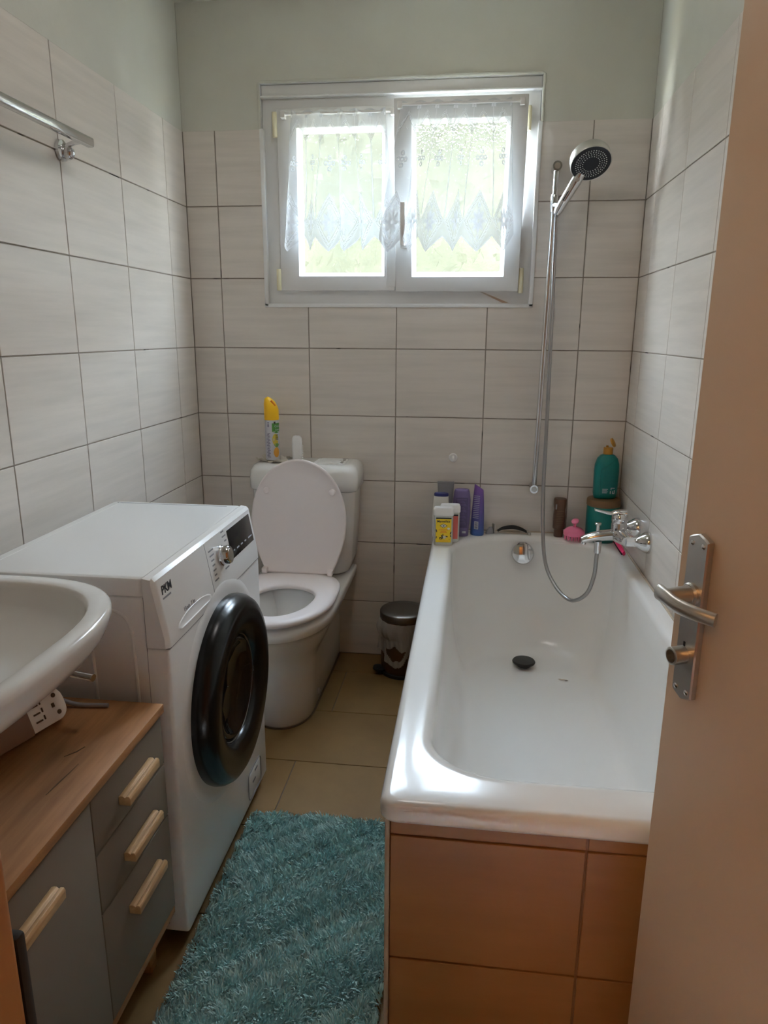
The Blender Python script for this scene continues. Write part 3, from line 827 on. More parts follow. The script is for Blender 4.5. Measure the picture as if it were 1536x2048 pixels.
# filter hatch bottom right
fh = [(XF, y, z) for y, z in rrect(-1.052,.045,-.940,.125,.016,4)]
MB().tube([(p[0]+.0006,p[1],p[2]) for p in fh+[fh[0]]], .0012, 6, False).obj('filter_hatch_edge', 'print_grey', wm)
MB().loft([[(XF+o,y,z) for y,z in rrect(-1.045,.052,-.947,.118,.012,4)] for o in (-.002,.0015)]).obj('filter_hatch', 'appliance_white', wm, bevel=.0008)
for k, (y, z) in enumerate(((-.985,.108),(-1.005,.085))): MB().box((XF+.0012,y-.012,z-.003), (XF+.0022,y+.012,z+.003)).obj('hatch_slot', 'print_grey', wm, smooth=None)
# pressed relief of the near side panel
rel = [(x, Y0-.0005, z) for x, z in [(.285,.06),(.285,.70)]]
path = catmull([(.432,Y0-.0005,.10),(.428,Y0-.0005,.66),(.424,Y0-.0005,.735),(.405,Y0-.0005,.765),(.36,Y0-.0005,.772),(.20,Y0-.0005,.772),(.14,Y0-.0005,.75),(.13,Y0-.0005,.66),(.13,Y0-.0005,.1)], 6)
MB().tube([(.352,Y0-.0005,.10),(.340,Y0-.0005,.715)], .0035, 8).obj('pressed_relief', 'appliance_white', wm)
MB().tube(path, .0035, 8).obj('pressed_relief', 'appliance_white', wm)
MB().box((.4532,Y0-.0004,.05), (.4540,Y0+.001,.80)).obj('side_joint', 'print_grey', wm, smooth=None)
for x in (XB+.05, XF-.05):
    for y in (Y0+.05, Y1-.05):
        MB().lathe([(.020,0),(.022,.004),(.018,.012),(.016,.031)], (x,y,0), seg=16).obj('foot', 'black_rubber', wm)

# ------------------------------------------------------------------ vanity cabinet
va = thing('vanity_cabinet', (.25, -1.81, 0), 'taupe vanity cabinet with oak top and oak bar handles below the basin', 'cabinet')
VY0, VY1, VX = -2.115, -1.514, .490
MB().box((.012,VY0+.002,.141), (VX-.019,VY1-.002,.582)).obj('carcass', 'cabinet_side', va, bevel=.001)
MB().box((.006,VY0-.003,.5825), (VX+.006,VY1+.003,.600)).obj('top', 'oak', va, bevel=.0012)
MB().box((.010,VY0,.123), (VX-.002,VY1,.1405)).obj('bottom_board', 'oak', va, bevel=.001)
for pts_ in (((.434,-1.799),(.436,-1.770),(.4385,-1.742),(.440,-1.716)),((.405,-1.700),(.418,-1.684),(.424,-1.668))):
    MB().tube([(x,y,.5998) for x,y in pts_], [.0008,.0016,.0012,.0006][:len(pts_)], 6).obj('grain_crack', 'stain_brown', va)
def bar_handle(y0, y1, z, par):
    pr_ = [(VX,-.009),(VX+.021,-.009),(VX+.0215,.004),(VX+.019,.0085),(VX+.0145,.0085),(VX+.0115,.0050),(VX+.0085,.0085),(VX+.004,.0085),(VX,.007)]
    MB().loft([[(x, y, z+h) for x, h in pr_] for y in (y0, y1)]).obj('handle', 'oak_handle', par, bevel=.0008)
for z0, z1, hz in ((.4745,.5795,.518),(.3605,.4715,.406),(.1435,.3575,.296)):
    d_ = MB().box((VX-.018,-1.7735,z0), (VX,VY1-.0015,z1)).obj('drawer_front', 'cabinet_taupe', va, bevel=.0008)
    bar_handle(-1.692,-1.576,hz,d_)
d_ = MB().box((VX-.018,VY0+.002,.1435), (VX,-1.7765,.5755)).obj('door', 'cabinet_taupe', va, bevel=.0008)
bar_handle(-2.006,-1.890,.514,d_)
for x in (.055,.435):
    for y, s_ in ((VY1-.045,1),(VY0+.045,-1)):
        MB().loft([[(x+a*.018+.0, y+b*.022*s_+s_*0, .1225) for a, b in ((-1,-1),(1,-1),(1,1),(-1,1))], [(x+a*.011, y+s_*.016+b*.012*s_, .0) for a, b in ((-1,-1),(1,-1),(1,1),(-1,1))]]).obj('leg', 'oak_handle', va, bevel=.001)

# ------------------------------------------------------------------ washbasin
ba = thing('washbasin', (.25, -1.83, .66), 'white ceramic washbasin hung above the vanity cabinet', 'washbasin')
def bring(sc, z, sx=0.0, e=3.0, bx=None):
    out = []
    for k in range(64):
        a = 2*math.pi*k/64; c, s_ = math.cos(a), math.sin(a)
        x = (.284 if c > 0 else .215)*math.copysign(abs(c)**(2/e), c)
        y = .308*math.copysign(abs(s_)**(2/e), s_)
        xx = .222+x*sc+sx
        out.append((max(xx, .002), -1.832+y*sc, z))
    return out
rg = [bring(.30,.724,-.02), bring(.42,.727,-.02), bring(.56,.734,-.015), bring(.70,.747,-.01), bring(.82,.766,-.006), bring(.915,.790,-.002), bring(.965,.812), bring(.992,.832), bring(1.0,.841), bring(.998,.848), bring(.988,.8525), bring(.975,.8535),
      bring(.892,.8525), bring(.880,.850), bring(.872,.842), bring(.845,.815), bring(.78,.790), bring(.62,.772), bring(.40,.764), bring(.12,.762)]
MB().loft(rg).obj('bowl', 'enamel', ba, smooth=60)
MB().lathe([(.022,0),(.022,.003),(.015,.004)], (.222,-1.832,.7615), seg=20).obj('waste_ring', 'chrome', ba)
MB().tube(catmull([(.222,-1.832,.726),(.222,-1.832,.665),(.20,-1.832,.640),(.05,-1.832,.640),(.003,-1.832,.645)], 6), .016, 14).obj('trap', 'white_plastic', ba)
tpx = MB(); tpx.lathe([(.026,0),(.026,.004),(.020,.008),(.019,.075),(.021,.095),(.018,.104),(.001,.105)], (.085,-1.832,.852), seg=24)
tp = tpx.obj('tap', 'chrome', ba)
MB().tube(catmull([(.09,-1.832,.93),(.15,-1.832,.945),(.205,-1.832,.925)], 6), [.014]*7+[.012]*6, 14).obj('spout', 'chrome', tp)

# ------------------------------------------------------------------ bathroom door, standing open
dA = Vector((1.331,-1.78,0)); dH = Vector((1.590,-2.45,0))
ds = (dH-dA).normalized(); dn = Vector((ds.y, -ds.x, 0))          # dn points to the camera side
if dn.dot(Vector((1.06,-2.68,0))-dA) < 0: dn = -dn
DW = (dH-dA).length
def dp_(s_, o, z): return tuple(dA+ds*s_+dn*o+Vector((0,0,z)))
def dloft(poly, o0, o1): return MB().loft([[dp_(s_, o, z) for s_, z in poly] for o in (o0, o1)])
door = dloft([(0,.008),(DW-.02,.008),(DW-.02,1.985),(0,1.985)], -.038, 0.0).obj('door_1', 'door_paint', bevel=.002)
tag(door, 'beige painted bathroom door standing open at the right', 'door', kind='structure')
def plate(i):
    a, b = .022+i, .058-i; z0, z1 = .8455+i, 1.0575-i
    return [(a,z0+.004),(a+.006,z0+.001),((a+b)/2,z0-.003),(b-.006,z0+.001),(b,z0+.004),(b,z1-.004),(b-.006,z1-.001),((a+b)/2,z1+.003),(a+.006,z1-.001),(a,z1-.004)]
pl_ = MB().loft([[dp_(s_, o, z) for s_, z in plate(i)] for i, o in ((0,.0002),(0,.0065),(.0015,.0085))]).obj('lock_plate', 'nickel', door)
for s_, z in ((.030,1.047),(.050,1.047),(.030,.856),(.050,.856)):
    MB().lathe([(.0035,0),(.0035,.0008),(.002,.0016),(.0003,.0018)], dp_(s_,.0084,z), ax='d', d=dn, seg=14).obj('screw', 'chrome', pl_)
PV = (.040, .984)
lv = MB().tube([dp_(PV[0], o, PV[1]) for o in (.0085,.012,.030,.044)], [.0125,.0115,.0105,.0095], 20).obj('lever_neck', 'nickel', pl_)
MB().lathe([(.0145,0),(.0145,.004),(.0125,.006)], dp_(PV[0],.0086,PV[1]), ax='d', d=dn, seg=24).obj('neck_collar', 'nickel', pl_)
lp_ = catmull([dp_(PV[0]-.013,.0455,PV[1]+.0015), dp_(PV[0]+.004,.0475,PV[1]+.001), dp_(PV[0]+.024,.0465,PV[1]-.002), dp_(PV[0]+.046,.0395,PV[1]-.004), dp_(PV[0]+.066,.0265,PV[1]-.006)], 6)
nL = len(lp_)
MB().tube(lp_, .011, 20, True, ell=((0,0,1), [.95-.20*i/nL for i in range(nL)], [.62+.0*i/nL for i in range(nL)])).obj('lever', 'nickel', lv, smooth=60)
ky = MB().lathe([(.0115,.0),(.0115,.017),(.0100,.018),(.0085,.018),(.0080,.004),(.0003,.004)], dp_(.037,.0086,.902), ax='d', d=dn, seg=24).obj('key_rosette', 'nickel', pl_)
dloft([(.0355,.914),(.0385,.914),(.0385,.920),(.0355,.920)], .0084, .0092).obj('key_slot', 'black_rubber', pl_, smooth=None)
for z in (.25, 1.75):
    MB().lathe([(.008,0),(.008,.09)], (1.592,-2.437,z), seg=14).obj('hinge', 'brushed_steel', door)

# ------------------------------------------------------------------ bath mat
mat_o = thing('bath_mat', (.72,-1.39,0), 'shaggy teal bath mat on the floor in front of the washing machine', 'bath mat')
MX0, MX1, MY0, MY1 = .506, .926, -1.80, -1.045
MB().loft([[(x,y,z) for x,y in rrect(MX0+.012,MY0+.012,MX1-.012,MY1-.012,.02,4)] for z in (.001,.014)]).obj('backing', 'pile', mat_o, bevel=.002)
def pile():
    sp = .0033
    gx, gy = np.meshgrid(np.arange(MX0, MX1, sp), np.arange(MY0, MY1, sp))
    bx = gx.ravel()+RNG.normal(0, sp*.45, gx.size); by = gy.ravel()+RNG.normal(0, sp*.45, gx.size)
    # wavy far edge
    edge = MY1-.006*np.sin(bx*31)-.008*np.sin(bx*13+1)
    k = by < edge; bx, by = bx[k], by[k]
    n = bx.size
    # lean field: smooth swirls
    def sm(f1, f2, p): return np.sin(bx*f1+p)*np.cos(by*f2-p*1.7)+.6*np.sin(bx*f2*.7-by*f1*.8+p*2.3)
    lx = .35*sm(23,17,.4)+.6*sm(91,77,2.0)+RNG.normal(0,.45,n); ly = -.2+.35*sm(19,27,1.3)+.6*sm(83,97,.2)+RNG.normal(0,.45,n)
    clump = sm(75,88,.9)+.8*sm(140,120,2.7)
    L = (.0150+.003*clump+RNG.normal(0,.002,n)).clip(.010,.026)
    ang = RNG.uniform(0, 2*math.pi, n)
    wx, wy = np.cos(ang)*.0018, np.sin(ang)*.0018
    lean = np.stack([lx, ly], 1)*.55
    ts = [0, .38, .72, 1.0]
    wd = [.8, 1.0, .9, .25]
    V = np.zeros((n, 8, 3), np.float32)
    for i, t in enumerate(ts):
        cx = bx+lean[:,0]*L*t**1.7; cy = by+lean[:,1]*L*t**1.7
        h = .012+L*(t-.22*t*t*np.clip(np.hypot(lean[:,0],lean[:,1]),0,1.6))
        V[:,2*i] = np.stack([cx-wx*wd[i], cy-wy*wd[i], h], 1)
        V[:,2*i+1] = np.stack([cx+wx*wd[i], cy+wy*wd[i], h], 1)
    V[:,:,0] = V[:,:,0].clip(MX0-.004, MX1+.006)
    V[:,:,1] = V[:,:,1].clip(MY0-.01, MY1+.015)
    b = np.arange(n)[:,None]*8
    F = np.concatenate([b+np.array([[0,1,3,2]]), b+np.array([[2,3,5,4]]), b+np.array([[4,5,7,6]])], 0)
    me = bpy.data.meshes.new('pile')
    me.vertices.add(n*8); me.vertices.foreach_set('co', V.reshape(-1))
    nf = len(F); me.loops.add(nf*4); me.loops.foreach_set('vertex_index', F.reshape(-1).astype(np.int32))
    me.polygons.add(nf); me.polygons.foreach_set('loop_start', np.arange(nf, dtype=np.int32)*4)
    me.update(calc_edges=True)
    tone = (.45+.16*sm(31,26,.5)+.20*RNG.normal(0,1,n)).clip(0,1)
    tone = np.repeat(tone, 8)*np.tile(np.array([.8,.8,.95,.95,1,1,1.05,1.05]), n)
    at = me.attributes.new('tone', 'FLOAT', 'POINT'); at.data.foreach_set('value', tone.astype(np.float32).clip(0,1))
    o = place('pile', me, 'pile', mat_o); tag(o, kind='stuff')
pile()

# ------------------------------------------------------------------ pedal bin with liner
bn = thing('pedal_bin', (.828,-.125,0), 'small round bronze pedal bin against the back wall beside the tub', 'bin')
BC = (.828,-.125)
MB().lathe([(.078,.008),(.083,.012),(.086,.03),(.0865,.228)], (*BC,0), seg=48).obj('body', 'bin_bronze', bn, smooth=50)
MB().lathe([(.086,0),(.089,.002),(.089,.014),(.084,.016)], (*BC,0), seg=48).obj('base_ring', 'black_rubber', bn, smooth=50)
MB().lathe([(.0885,0),(.0905,.002),(.0905,.024),(.087,.0285),(.06,.0305),(.001,.031)], (*BC,.229), seg=56).obj('lid', 'dark_steel', bn, smooth=50)
pd = MB().loft([[(x,y,z) for x,y in rrect(.715,-.185,.765,-.140,.018,5)] for z in (.020,.028)]).obj('pedal', 'black_rubber', bn, bevel=.002)
MB().box((.735,-.172,.004), (.790,-.150,.020)).obj('pedal_arm', 'black_rubber', bn, bevel=.002)
MB().box((.80,-.045,.200), (.856,-.032,.245)).obj('lid_hinge', 'black_rubber', bn, bevel=.002)
# liner: thin bag folded over the rim, hanging in a loop at the front
def bag():
    NA, NZ = 160, 90
    V = []; F = []; idx = {}
    for i in range(NA+1):
        a = 2*math.pi*i/NA
        for j in range(NZ+1):
            t = j/NZ; z = .226-.200*t
            wob = .006*math.sin(9*a+2)+.004*math.sin(17*a+1.3+9*t)+.003*math.sin(31*a-14*t)
            r = .0895+.010*t+.5*wob*(.4+t)+.012*math.sin(math.pi*min(1,t*3))*max(0, math.cos(a-3.5))
            V.append((BC[0]+r*math.cos(a), BC[1]+r*math.sin(a), z))
    def keep(i, j):
        a = 2*math.pi*(i+.5)/NA; t = (j+.5)/NZ; z = .226-.200*t
        d = (a-math.radians(255)+math.pi) % (2*math.pi)-math.pi      # 0 = toward the viewer, slightly left
        up = .128+.010*math.sin(7*a)+.016*math.sin(3*a+1)
        if abs(d) < 1.15: up = .132-.030*max(0, d)-.045*max(0, -d-.25)+.006*math.sin(13*a)
        lo_out = .046+.100*(abs(d)/1.0)**1.2+.006*math.sin(9*a)      # outer edge of the loop
        lo_in = .078+.075*(abs(d-.05)/.55)**2.2+.004*math.sin(17*a)
        if z > up: return True
        if abs(d) < 1.05 and lo_out < z < lo_in: return True
        return False
    def vid(i, j): return (i % NA)*(NZ+1)+j
    for i in range(NA):
        for j in range(NZ):
            if keep(i, j): F.append((vid(i,j), vid(i+1,j), vid(i+1,j+1), vid(i,j+1)))
    m = MB().add(V, F)
    bm = bmesh.new(); me = m.mesh('bin_liner', smooth=80)
    bm.from_mesh(me); bmesh.ops.delete(bm, geom=[v for v in bm.verts if not v.link_faces], context='VERTS'); bm.to_mesh(me); bm.free()
    o = place('bin_liner', me, 'bin_bag')
    tag(o, 'thin translucent bag folded over the rim of the pedal bin', 'bin bag')
bag()

# ------------------------------------------------------------------ towel rail on the left wall
tr = thing('towel_rail', (.0,-.823,1.735), 'chrome towel rail fixed high on the left wall', 'towel rail')
MB().lathe([(.024,0),(.026,.003),(.025,.010),(.018,.014),(.012,.015)], (.0005,-.823,1.735), ax='x', seg=32).obj('wall_plate', 'chrome', tr)
MB().ball((.022,-.823,1.729), .017, 20, (1,.85,1)).obj('knob', 'chrome', tr)
MB().tube(catmull([(.012,-.823,1.742),(.040,-.823,1.752),(.071,-.823,1.756)], 5), .006, 12).obj('arm', 'chrome', tr)
MB().loft([[(.0705+x, y, 1.757+z) for x, z in rrect(-.010,-.0115,.010,.0115,.005,4)] for y in (-.798,-1.58)]).obj('bar', 'chrome', tr, bevel=.0008)
MB().lathe([(.024,0),(.026,.003),(.025,.010),(.018,.014),(.012,.015)], (.0005,-1.55,1.735), ax='x', seg=32).obj('wall_plate', 'chrome', tr)
MB().tube(catmull([(.012,-1.55,1.742),(.040,-1.55,1.752),(.071,-1.55,1.756)], 5), .006, 12).obj('arm', 'chrome', tr)

# ------------------------------------------------------------------ things on the cistern
cn = thing('spray_can', (.322,-.098,.8225), 'air freshener spray can with yellow cap standing on the cistern', 'spray can')
CR = .0262; CB = (.322,-.098); CZ = .8245
MB().lathe([(.0245,0),(CR,.002),(CR,.148),(.0250,.154),(.021,.160)], (*CB,CZ), seg=40).obj('can', 'can_grey', cn)
cap = []
for k, (r, h) in enumerate(((.0268,.150),(.0272,.153),(.0268,.190),(.0250,.205),(.019,.222),(.008,.231),(.001,.232))):
    ring = []
    for j in range(36):
        a = 2*math.pi*j/36; x = r*math.cos(a); y = r*math.sin(a)
        ring.append((CB[0]+x-(.006*max(0,(h-.19)/.04)), CB[1]+y, CZ+h-(.0 if h < .19 else (x/.027)*.012*(h-.185)/.045)))
    cap.append(ring)
co = MB().loft(cap).obj('cap', 'cap_yellow', cn, smooth=60)
MB().tube([(CB[0]+.004,CB[1]-.017,CZ+.222),(CB[0]+.019,CB[1]-.012,CZ+.203)], .0035, 8).obj('nozzle', 'orange', co)
def wrap(poly2, mat, o=.0003, nm='label_print', par=cn, r=CR, c=CB, z0=CZ, a0=math.radians(-68)):
    """flat outline (arc length, height) wrapped on the can; a0 is the angle of arc length 0"""
    vs = []
    for s_, h in poly2:
        a = a0+s_/r; vs.append((c[0]+(r+o)*math.cos(a), c[1]+(r+o)*math.sin(a), z0+h))
    return MB().add(vs, [tuple(range(len(vs)))]).obj(nm, mat, par, smooth=None)
def wrect(s0, s1, h0, h1, mat, o=.0003, nm='label_print'):
    m = MB(); n_ = 8
    vs = []
    for k in range(n_+1):
        a = math.radians(-68)+(s0+(s1-s0)*k/n_)/CR
        for h in (h0, h1): vs.append((CB[0]+(CR+o)*math.cos(a), CB[1]+(CR+o)*math.sin(a), CZ+h))
    m.add(vs, [(2*k,2*k+2,2*k+3,2*k+1) for k in range(n_)])
    return m.obj(nm, mat, cn, smooth=None)
def wblob(sc, hc, rs, rh, mat, o, lo=0, nm='label_print'):
    m = MB(); vs = []; N = 24
    for k in range(N):
        t = 2*math.pi*k/N; a = math.radians(-68)+(sc+rs*math.cos(t)*(1+lo*math.sin(t)))/CR
        vs.append((CB[0]+(CR+o)*math.cos(a), CB[1]+(CR+o)*math.sin(a), CZ+hc+rh*math.sin(t)))
    a = math.radians(-68)+sc/CR
    vs.append((CB[0]+(CR+o+.0004)*math.cos(a), CB[1]+(CR+o+.0004)*math.sin(a), CZ+hc))
    m.add(vs, [(k,(k+1) % N,N) for k in range(N)])
    return m.obj(nm, mat, cn, smooth=None)
wrect(-.003,.035,.108,.139,'badge_green'); wblob(.015,.110,.017,.008,'badge_green',.0003)
wrect(.004,.011,.137,.145,'print_black',.0005)
wblob(.010,.078,.0125,.022,'lemon',.0004); wblob(.014,.056,.0100,.0075,'leaf_print',.0006,.5); wblob(.013,.030,.0120,.019,'fruit_orange',.0007)
for k in range(5): wrect(.009,.022,.094-k*.0042,.0958-k*.0042,'print_black',.0012,'label_line')
for k in range(22): wrect(-.021-.002*((k*7) % 3),-.010-.002*((k*5) % 3),.100-k*.0042,.1018-k*.0042,'purple_dark',.0004,'label_line')
for k in range(4): wrect(-.021,-.013,.140-k*.005,.1425-k*.005,'purple_dark',.0004,'label_line')
def can_text(t, s0, h, size, mat):
    cu = bpy.data.curves.new('t', 'FONT'); cu.body = t; cu.size = size; cu.resolution_u = 2
    tmp = bpy.data.objects.new('t', cu); me = bpy.data.meshes.new_from_object(tmp)
    for v in me.vertices:
        a = math.radians(-68)+(s0+v.co.x)/CR; hh = h+v.co.y
        v.co = (CB[0]+(CR+.0009)*math.cos(a), CB[1]+(CR+.0009)*math.sin(a), CZ+hh)
    bpy.data.objects.remove(tmp); bpy.data.curves.remove(cu)
    place('lettering', me, mat, cn)
can_text('Citrus', .006, .124, .011, 'can_grey'); can_text('Limes', .009, .112, .009, 'can_grey')
# crumpled tissue under the can
tv, tf = [], []
NT = 26
for i in range(NT):
    for j in range(NT):
        u, v = i/(NT-1), j/(NT-1)
        x = .270+.115*u+.008*math.sin(9*v+1); y = -.155+.095*v+.010*math.sin(7*u)
        ed = min(u, 1-u, v, 1-v)
        d = math.hypot(x-CB[0], y-CB[1])
        z = .8206+.0006*(1+math.sin(13*u+4*v))+(0 if d < .033 else .008*max(0, .18-ed)/.18*(1+math.sin(11*u+7*v))+.004*max(0, (u-.6))*(1+math.sin(40*u+31*v)))
        if x < .292: z -= .05*(.292-x)
        tv.append((x, y, z))
for i in range(NT-1):
    for j in range(NT-1): tf.append((i*NT+j, (i+1)*NT+j, (i+1)*NT+j+1, i*NT+j+1))
tag(MB().add(tv, tf).obj('tissue', 'tissue', smooth=60), 'crumpled off-white tissue under the spray can', 'tissue')
# white brush standing behind the raised lid
bh = thing('cleaning_brush', (.417,-.10,.8205), 'white plastic brush handle standing on the cistern behind the lid', 'brush')
MB().loft([[(x,y,z) for x,y in rrect(.417-a,-.10-b,.417+a,-.10+b,.009,4)] for a,b,z in ((.016,.011,.8212),(.018,.012,.824),(.0185,.012,.88),(.0185,.012,.900),(.017,.011,.910),(.012,.008,.916),(.004,.003,.9175))]).obj('handle', 'white_plastic', bh, smooth=60)
for k in range(9): MB().box((.4345,-.108,.826+k*.0065), (.4385,-.092,.8285+k*.0065)).obj('grip_rib', 'white_plastic', bh, bevel=.001)

# ------------------------------------------------------------------ hook
hk = thing('wall_hook', (.998,0,.833), 'small round white wall hook on the tiles above the tub corner', 'hook')
MB().lathe([(.0165,0),(.0165,.004),(.014,.006),(.001,.0065)], (.998,-.0003,.833), ax='d', d=(0,-1,0), seg=28).obj('base', 'white_plastic', hk)
MB().tube(catmull([(.998,-.006,.838),(.998,-.014,.832),(.998,-.019,.824),(.998,-.020,.834)], 5), .0045, 10).obj('peg', 'white_plastic', hk)

# ------------------------------------------------------------------ shower: rail, hand shower, hose, mixer
sr2 = thing('shower_rail', (1.308,-.05,.73), 'chrome slide rail for the hand shower on the back wall', 'shower rail')
RT, RBm = Vector((1.3155,-.05,1.842)), Vector((1.3015,-.05,.728))
def onrail(z): return RBm+(RT-RBm)*((z-RBm.z)/(RT.z-RBm.z))
MB().tube([RBm, RT], .0095, 20).obj('tube', 'chrome', sr2)
for z in (.733, 1.832):
    p = onrail(z)
    MB().cyl((p.x,-.066,z), (p.x,-.0005,z), .0155, seg=24).obj('wall_bracket', 'chrome', sr2)
    MB().lathe([(.010,0),(.010,.001),(.001,.0012)], (p.x,-.066,z), ax='d', d=(0,-1,0), seg=20).obj('bracket_cap', 'brushed_steel', sr2)
p = onrail(1.715)
sl2 = MB().lathe([(.0125,0),(.0135,.003),(.0135,.052),(.0125,.055)], (p.x,p.y,1.690), seg=24).obj('slider', 'chrome', sr2)
MB().tube([(p.x,-.05,1.712),(p.x+.012,-.078,1.708)], [.011,.010], 16).obj('slider_arm', 'chrome', sl2)
MB().tube([(p.x+.002,-.048,1.728),(p.x+.024,-.040,1.738)], .008, 14).obj('slider_knob', 'dark_steel', sl2)
sh = thing('hand_shower', (1.33,-.09,1.70), 'chrome hand shower with round black spray face on the slide rail', 'shower head')
HB = Vector((1.3245,-.088,1.690)); HT = Vector((1.385,-.128,1.795)); hd_ = (HT-HB).normalized()
MB().tube([HB-hd_*.012, HB, HB+hd_*.04, HB+hd_*.10, HT], [.0115,.0150,.0160,.0180,.0160], 20).obj('handle', 'chrome', sh, smooth=50)
MB().tube([HB+hd_*.030+Vector((-.003,-.0125,.002)), HB+hd_*.062+Vector((-.003,-.0135,.002))], .004, 8).obj('handle_inlay', 'black_face', sh)
MB().lathe([(.0085,0),(.0085,.004),(.006,.005),(.001,.0052)], tuple(HB+hd_*.105+Vector((0,-.0135,0))), ax='d', d=(0,-1,-.1), seg=20).obj('selector_button', 'brushed_steel', sh)
fn = Vector((.12,-.62,-.775)).normalized(); FC = Vector((1.4100,-.158,1.818))
MB().lathe([(.020,-.036),(.050,-.036),(.0605,-.033),(.0640,-.026),(.0655,.002),(.0640,.004),(.061,.003)], tuple(FC), ax='d', d=fn, seg=56, cap1=False).obj('head', 'nickel', sh, smooth=40)
MB().tube([HT-hd_*.01, FC-fn*.014+(HT-FC).normalized()*.05, FC-fn*.014], [.014,.013,.010], 14).obj('neck', 'chrome', sh)
fa = MB().lathe([(.0625,.0032),(.060,.0036),(.030,.0044),(.022,.0040),(.001,.0046)], tuple(FC), ax='d', d=fn, seg=56, cap0=True).obj('spray_face', 'black_face', sh, smooth=50)
nz = MB(); e1 = fn.orthogonal().normalized(); e2 = fn.cross(e1)
for r, n_ in ((.027,22),(.034,26),(.041,32),(.048,38)):
    for k in range(n_):
        a = 2*math.pi*k/n_+r*40
        nz.lathe([(.0019,0),(.0016,.0012),(.0004,.0014)], tuple(FC+fn*.0034+e1*(r*math.cos(a))+e2*(r*math.sin(a))), ax='d', d=fn, seg=6, cap0=False)
tag(nz.obj('nozzles', 'white_plastic', fa, smooth=None), kind='stuff')
# hose
hp = catmull([(1.482,-.413,.628),(1.481,-.412,.590),(1.479,-.402,.515),(1.462,-.378,.445),(1.420,-.335,.407),(1.372,-.270,.438),(1.338,-.210,.52),(1.328,-.140,.72),(1.3285,-.100,1.0),(1.3255,-.086,1.3),(1.3215,-.080,1.55),(1.3200,-.083,1.655),tuple(HB-hd_*.010)], 14)
hs = thing('shower_hose', tuple(hp[0]), 'grey metal shower hose looping from bath tap to hand shower', 'shower hose')
# ribbed outline
dense = []
for i in range(len(hp)-1):
    L_ = (hp[i+1]-hp[i]).length; m_ = max(2, int(L_/.0022))
    dense += [hp[i]+(hp[i+1]-hp[i])*(k/m_) for k in range(m_)]
MB().tube(dense, [.0068 if k % 2 else .0061 for k in range(len(dense))], 12).obj('hose', 'hose_metal', hs, smooth=60)
MB().cyl((1.482,-.413,.604), (1.482,-.413,.6295), .0105, .0115, 20).obj('coupling', 'chrome', hs)
# mixer tap
tp = thing('bath_mixer', (1.60,-.413,.67), 'chrome single-lever bath mixer tap on the right wall', 'tap')
for y, z in ((-.488,.666),(-.338,.672)):
    MB().lathe([(.0345,0),(.0345,.006),(.031,.016),(.022,.030),(.0155,.038),(.014,.046)], (W-.0005,y,z), ax='d', d=(-1,0,0), seg=36).obj('escutcheon', 'chrome', tp, smooth=50)
    MB().cyl((1.580,y,z), (1.552,y,z), .0155, seg=6).obj('union_nut', 'chrome', tp, smooth=30)
bd = MB().tube(catmull([(1.556,-.492,.666),(1.553,-.470,.667),(1.546,-.44,.668),(1.543,-.413,.668),(1.546,-.386,.669),(1.553,-.356,.671),(1.556,-.334,.672)], 5),
               [.0175+.007*math.sin(math.pi*k/30)**2 for k in range(31)], 24).obj('body', 'chrome', tp, smooth=60)
sp = catmull([(1.556,-.413,.668),(1.520,-.413,.667),(1.480,-.413,.661),(1.447,-.413,.652),(1.430,-.413,.645)], 6)
MB().tube(sp, [.024-.011*(k/24)**1.2 for k in range(25)], 24, True, ell=((0,1,0), [1.05]*25, [.85]*25)).obj('spout', 'chrome', bd, smooth=60)
MB().cyl((1.437,-.413,.644), (1.435,-.413,.633), .0095, seg=20).obj('aerator', 'chrome', bd)
MB().lathe([(.0115,0),(.0115,.014)], (1.482,-.413,.629), seg=20).obj('hose_outlet', 'chrome', bd)
MB().lathe([(.0055,0),(.0055,.018),(.0095,.020),(.0105,.025),(.008,.027),(.001,.0275)], (1.478,-.413,.678), seg=20).obj('diverter_knob', 'chrome', bd)
lv2 = MB().lathe([(.0245,0),(.0245,.022),(.0235,.024),(.0235,.030),(.0248,.032),(.0248,.050),(.020,.056),(.001,.058)], (1.543,-.413,.682), seg=36).obj('cartridge', 'chrome', tp, smooth=40)
lw = catmull([(1.560,-.413,.742),(1.535,-.413,.744),(1.515,-.413,.738),(1.490,-.413,.742),(1.464,-.413,.748)], 5)
MB().tube(lw, .012, 16, True, ell=((0,1,0), [1.9-.9*(k/20)**.7 for k in range(21)], [.8-.5*(k/20)**.6 for k in range(21)])).obj('lever', 'chrome', lv2, smooth=60)

# ------------------------------------------------------------------ bottles and tubes on the tub rim
DZ_ = .5515
def rot(c, deg): return Matrix.Translation(c) @ Matrix.Rotation(math.radians(deg), 4, 'Z')
def oval_loft(levels, c, deg, e=2.4, seg=36):
    """levels: (half width, half depth, z)"""
    m = MB(rot((c[0],c[1],0), deg)); rings = []
    for a, b, z in levels:
        rings.append([(a*math.copysign(abs(math.cos(t))**(2/e), math.cos(t)), b*math.copysign(abs(math.sin(t))**(2/e), math.sin(t)), z) for t in [2*math.pi*k/seg for k in range(seg)]])
    return m.loft(rings)
def front_decal(c, deg, poly, dep, mat, par, nm='label_print', t=.0005):
    m = MB(rot((c[0],c[1],0), deg)); m.loft([[(x,-dep-o,z) for x,z in poly] for o in (0,t)]); return m.obj(nm, mat, par, smooth=None)
def rectp(x0,x1,z0,z1): return [(x0,z0),(x1,z0),(x1,z1),(x0,z1)]
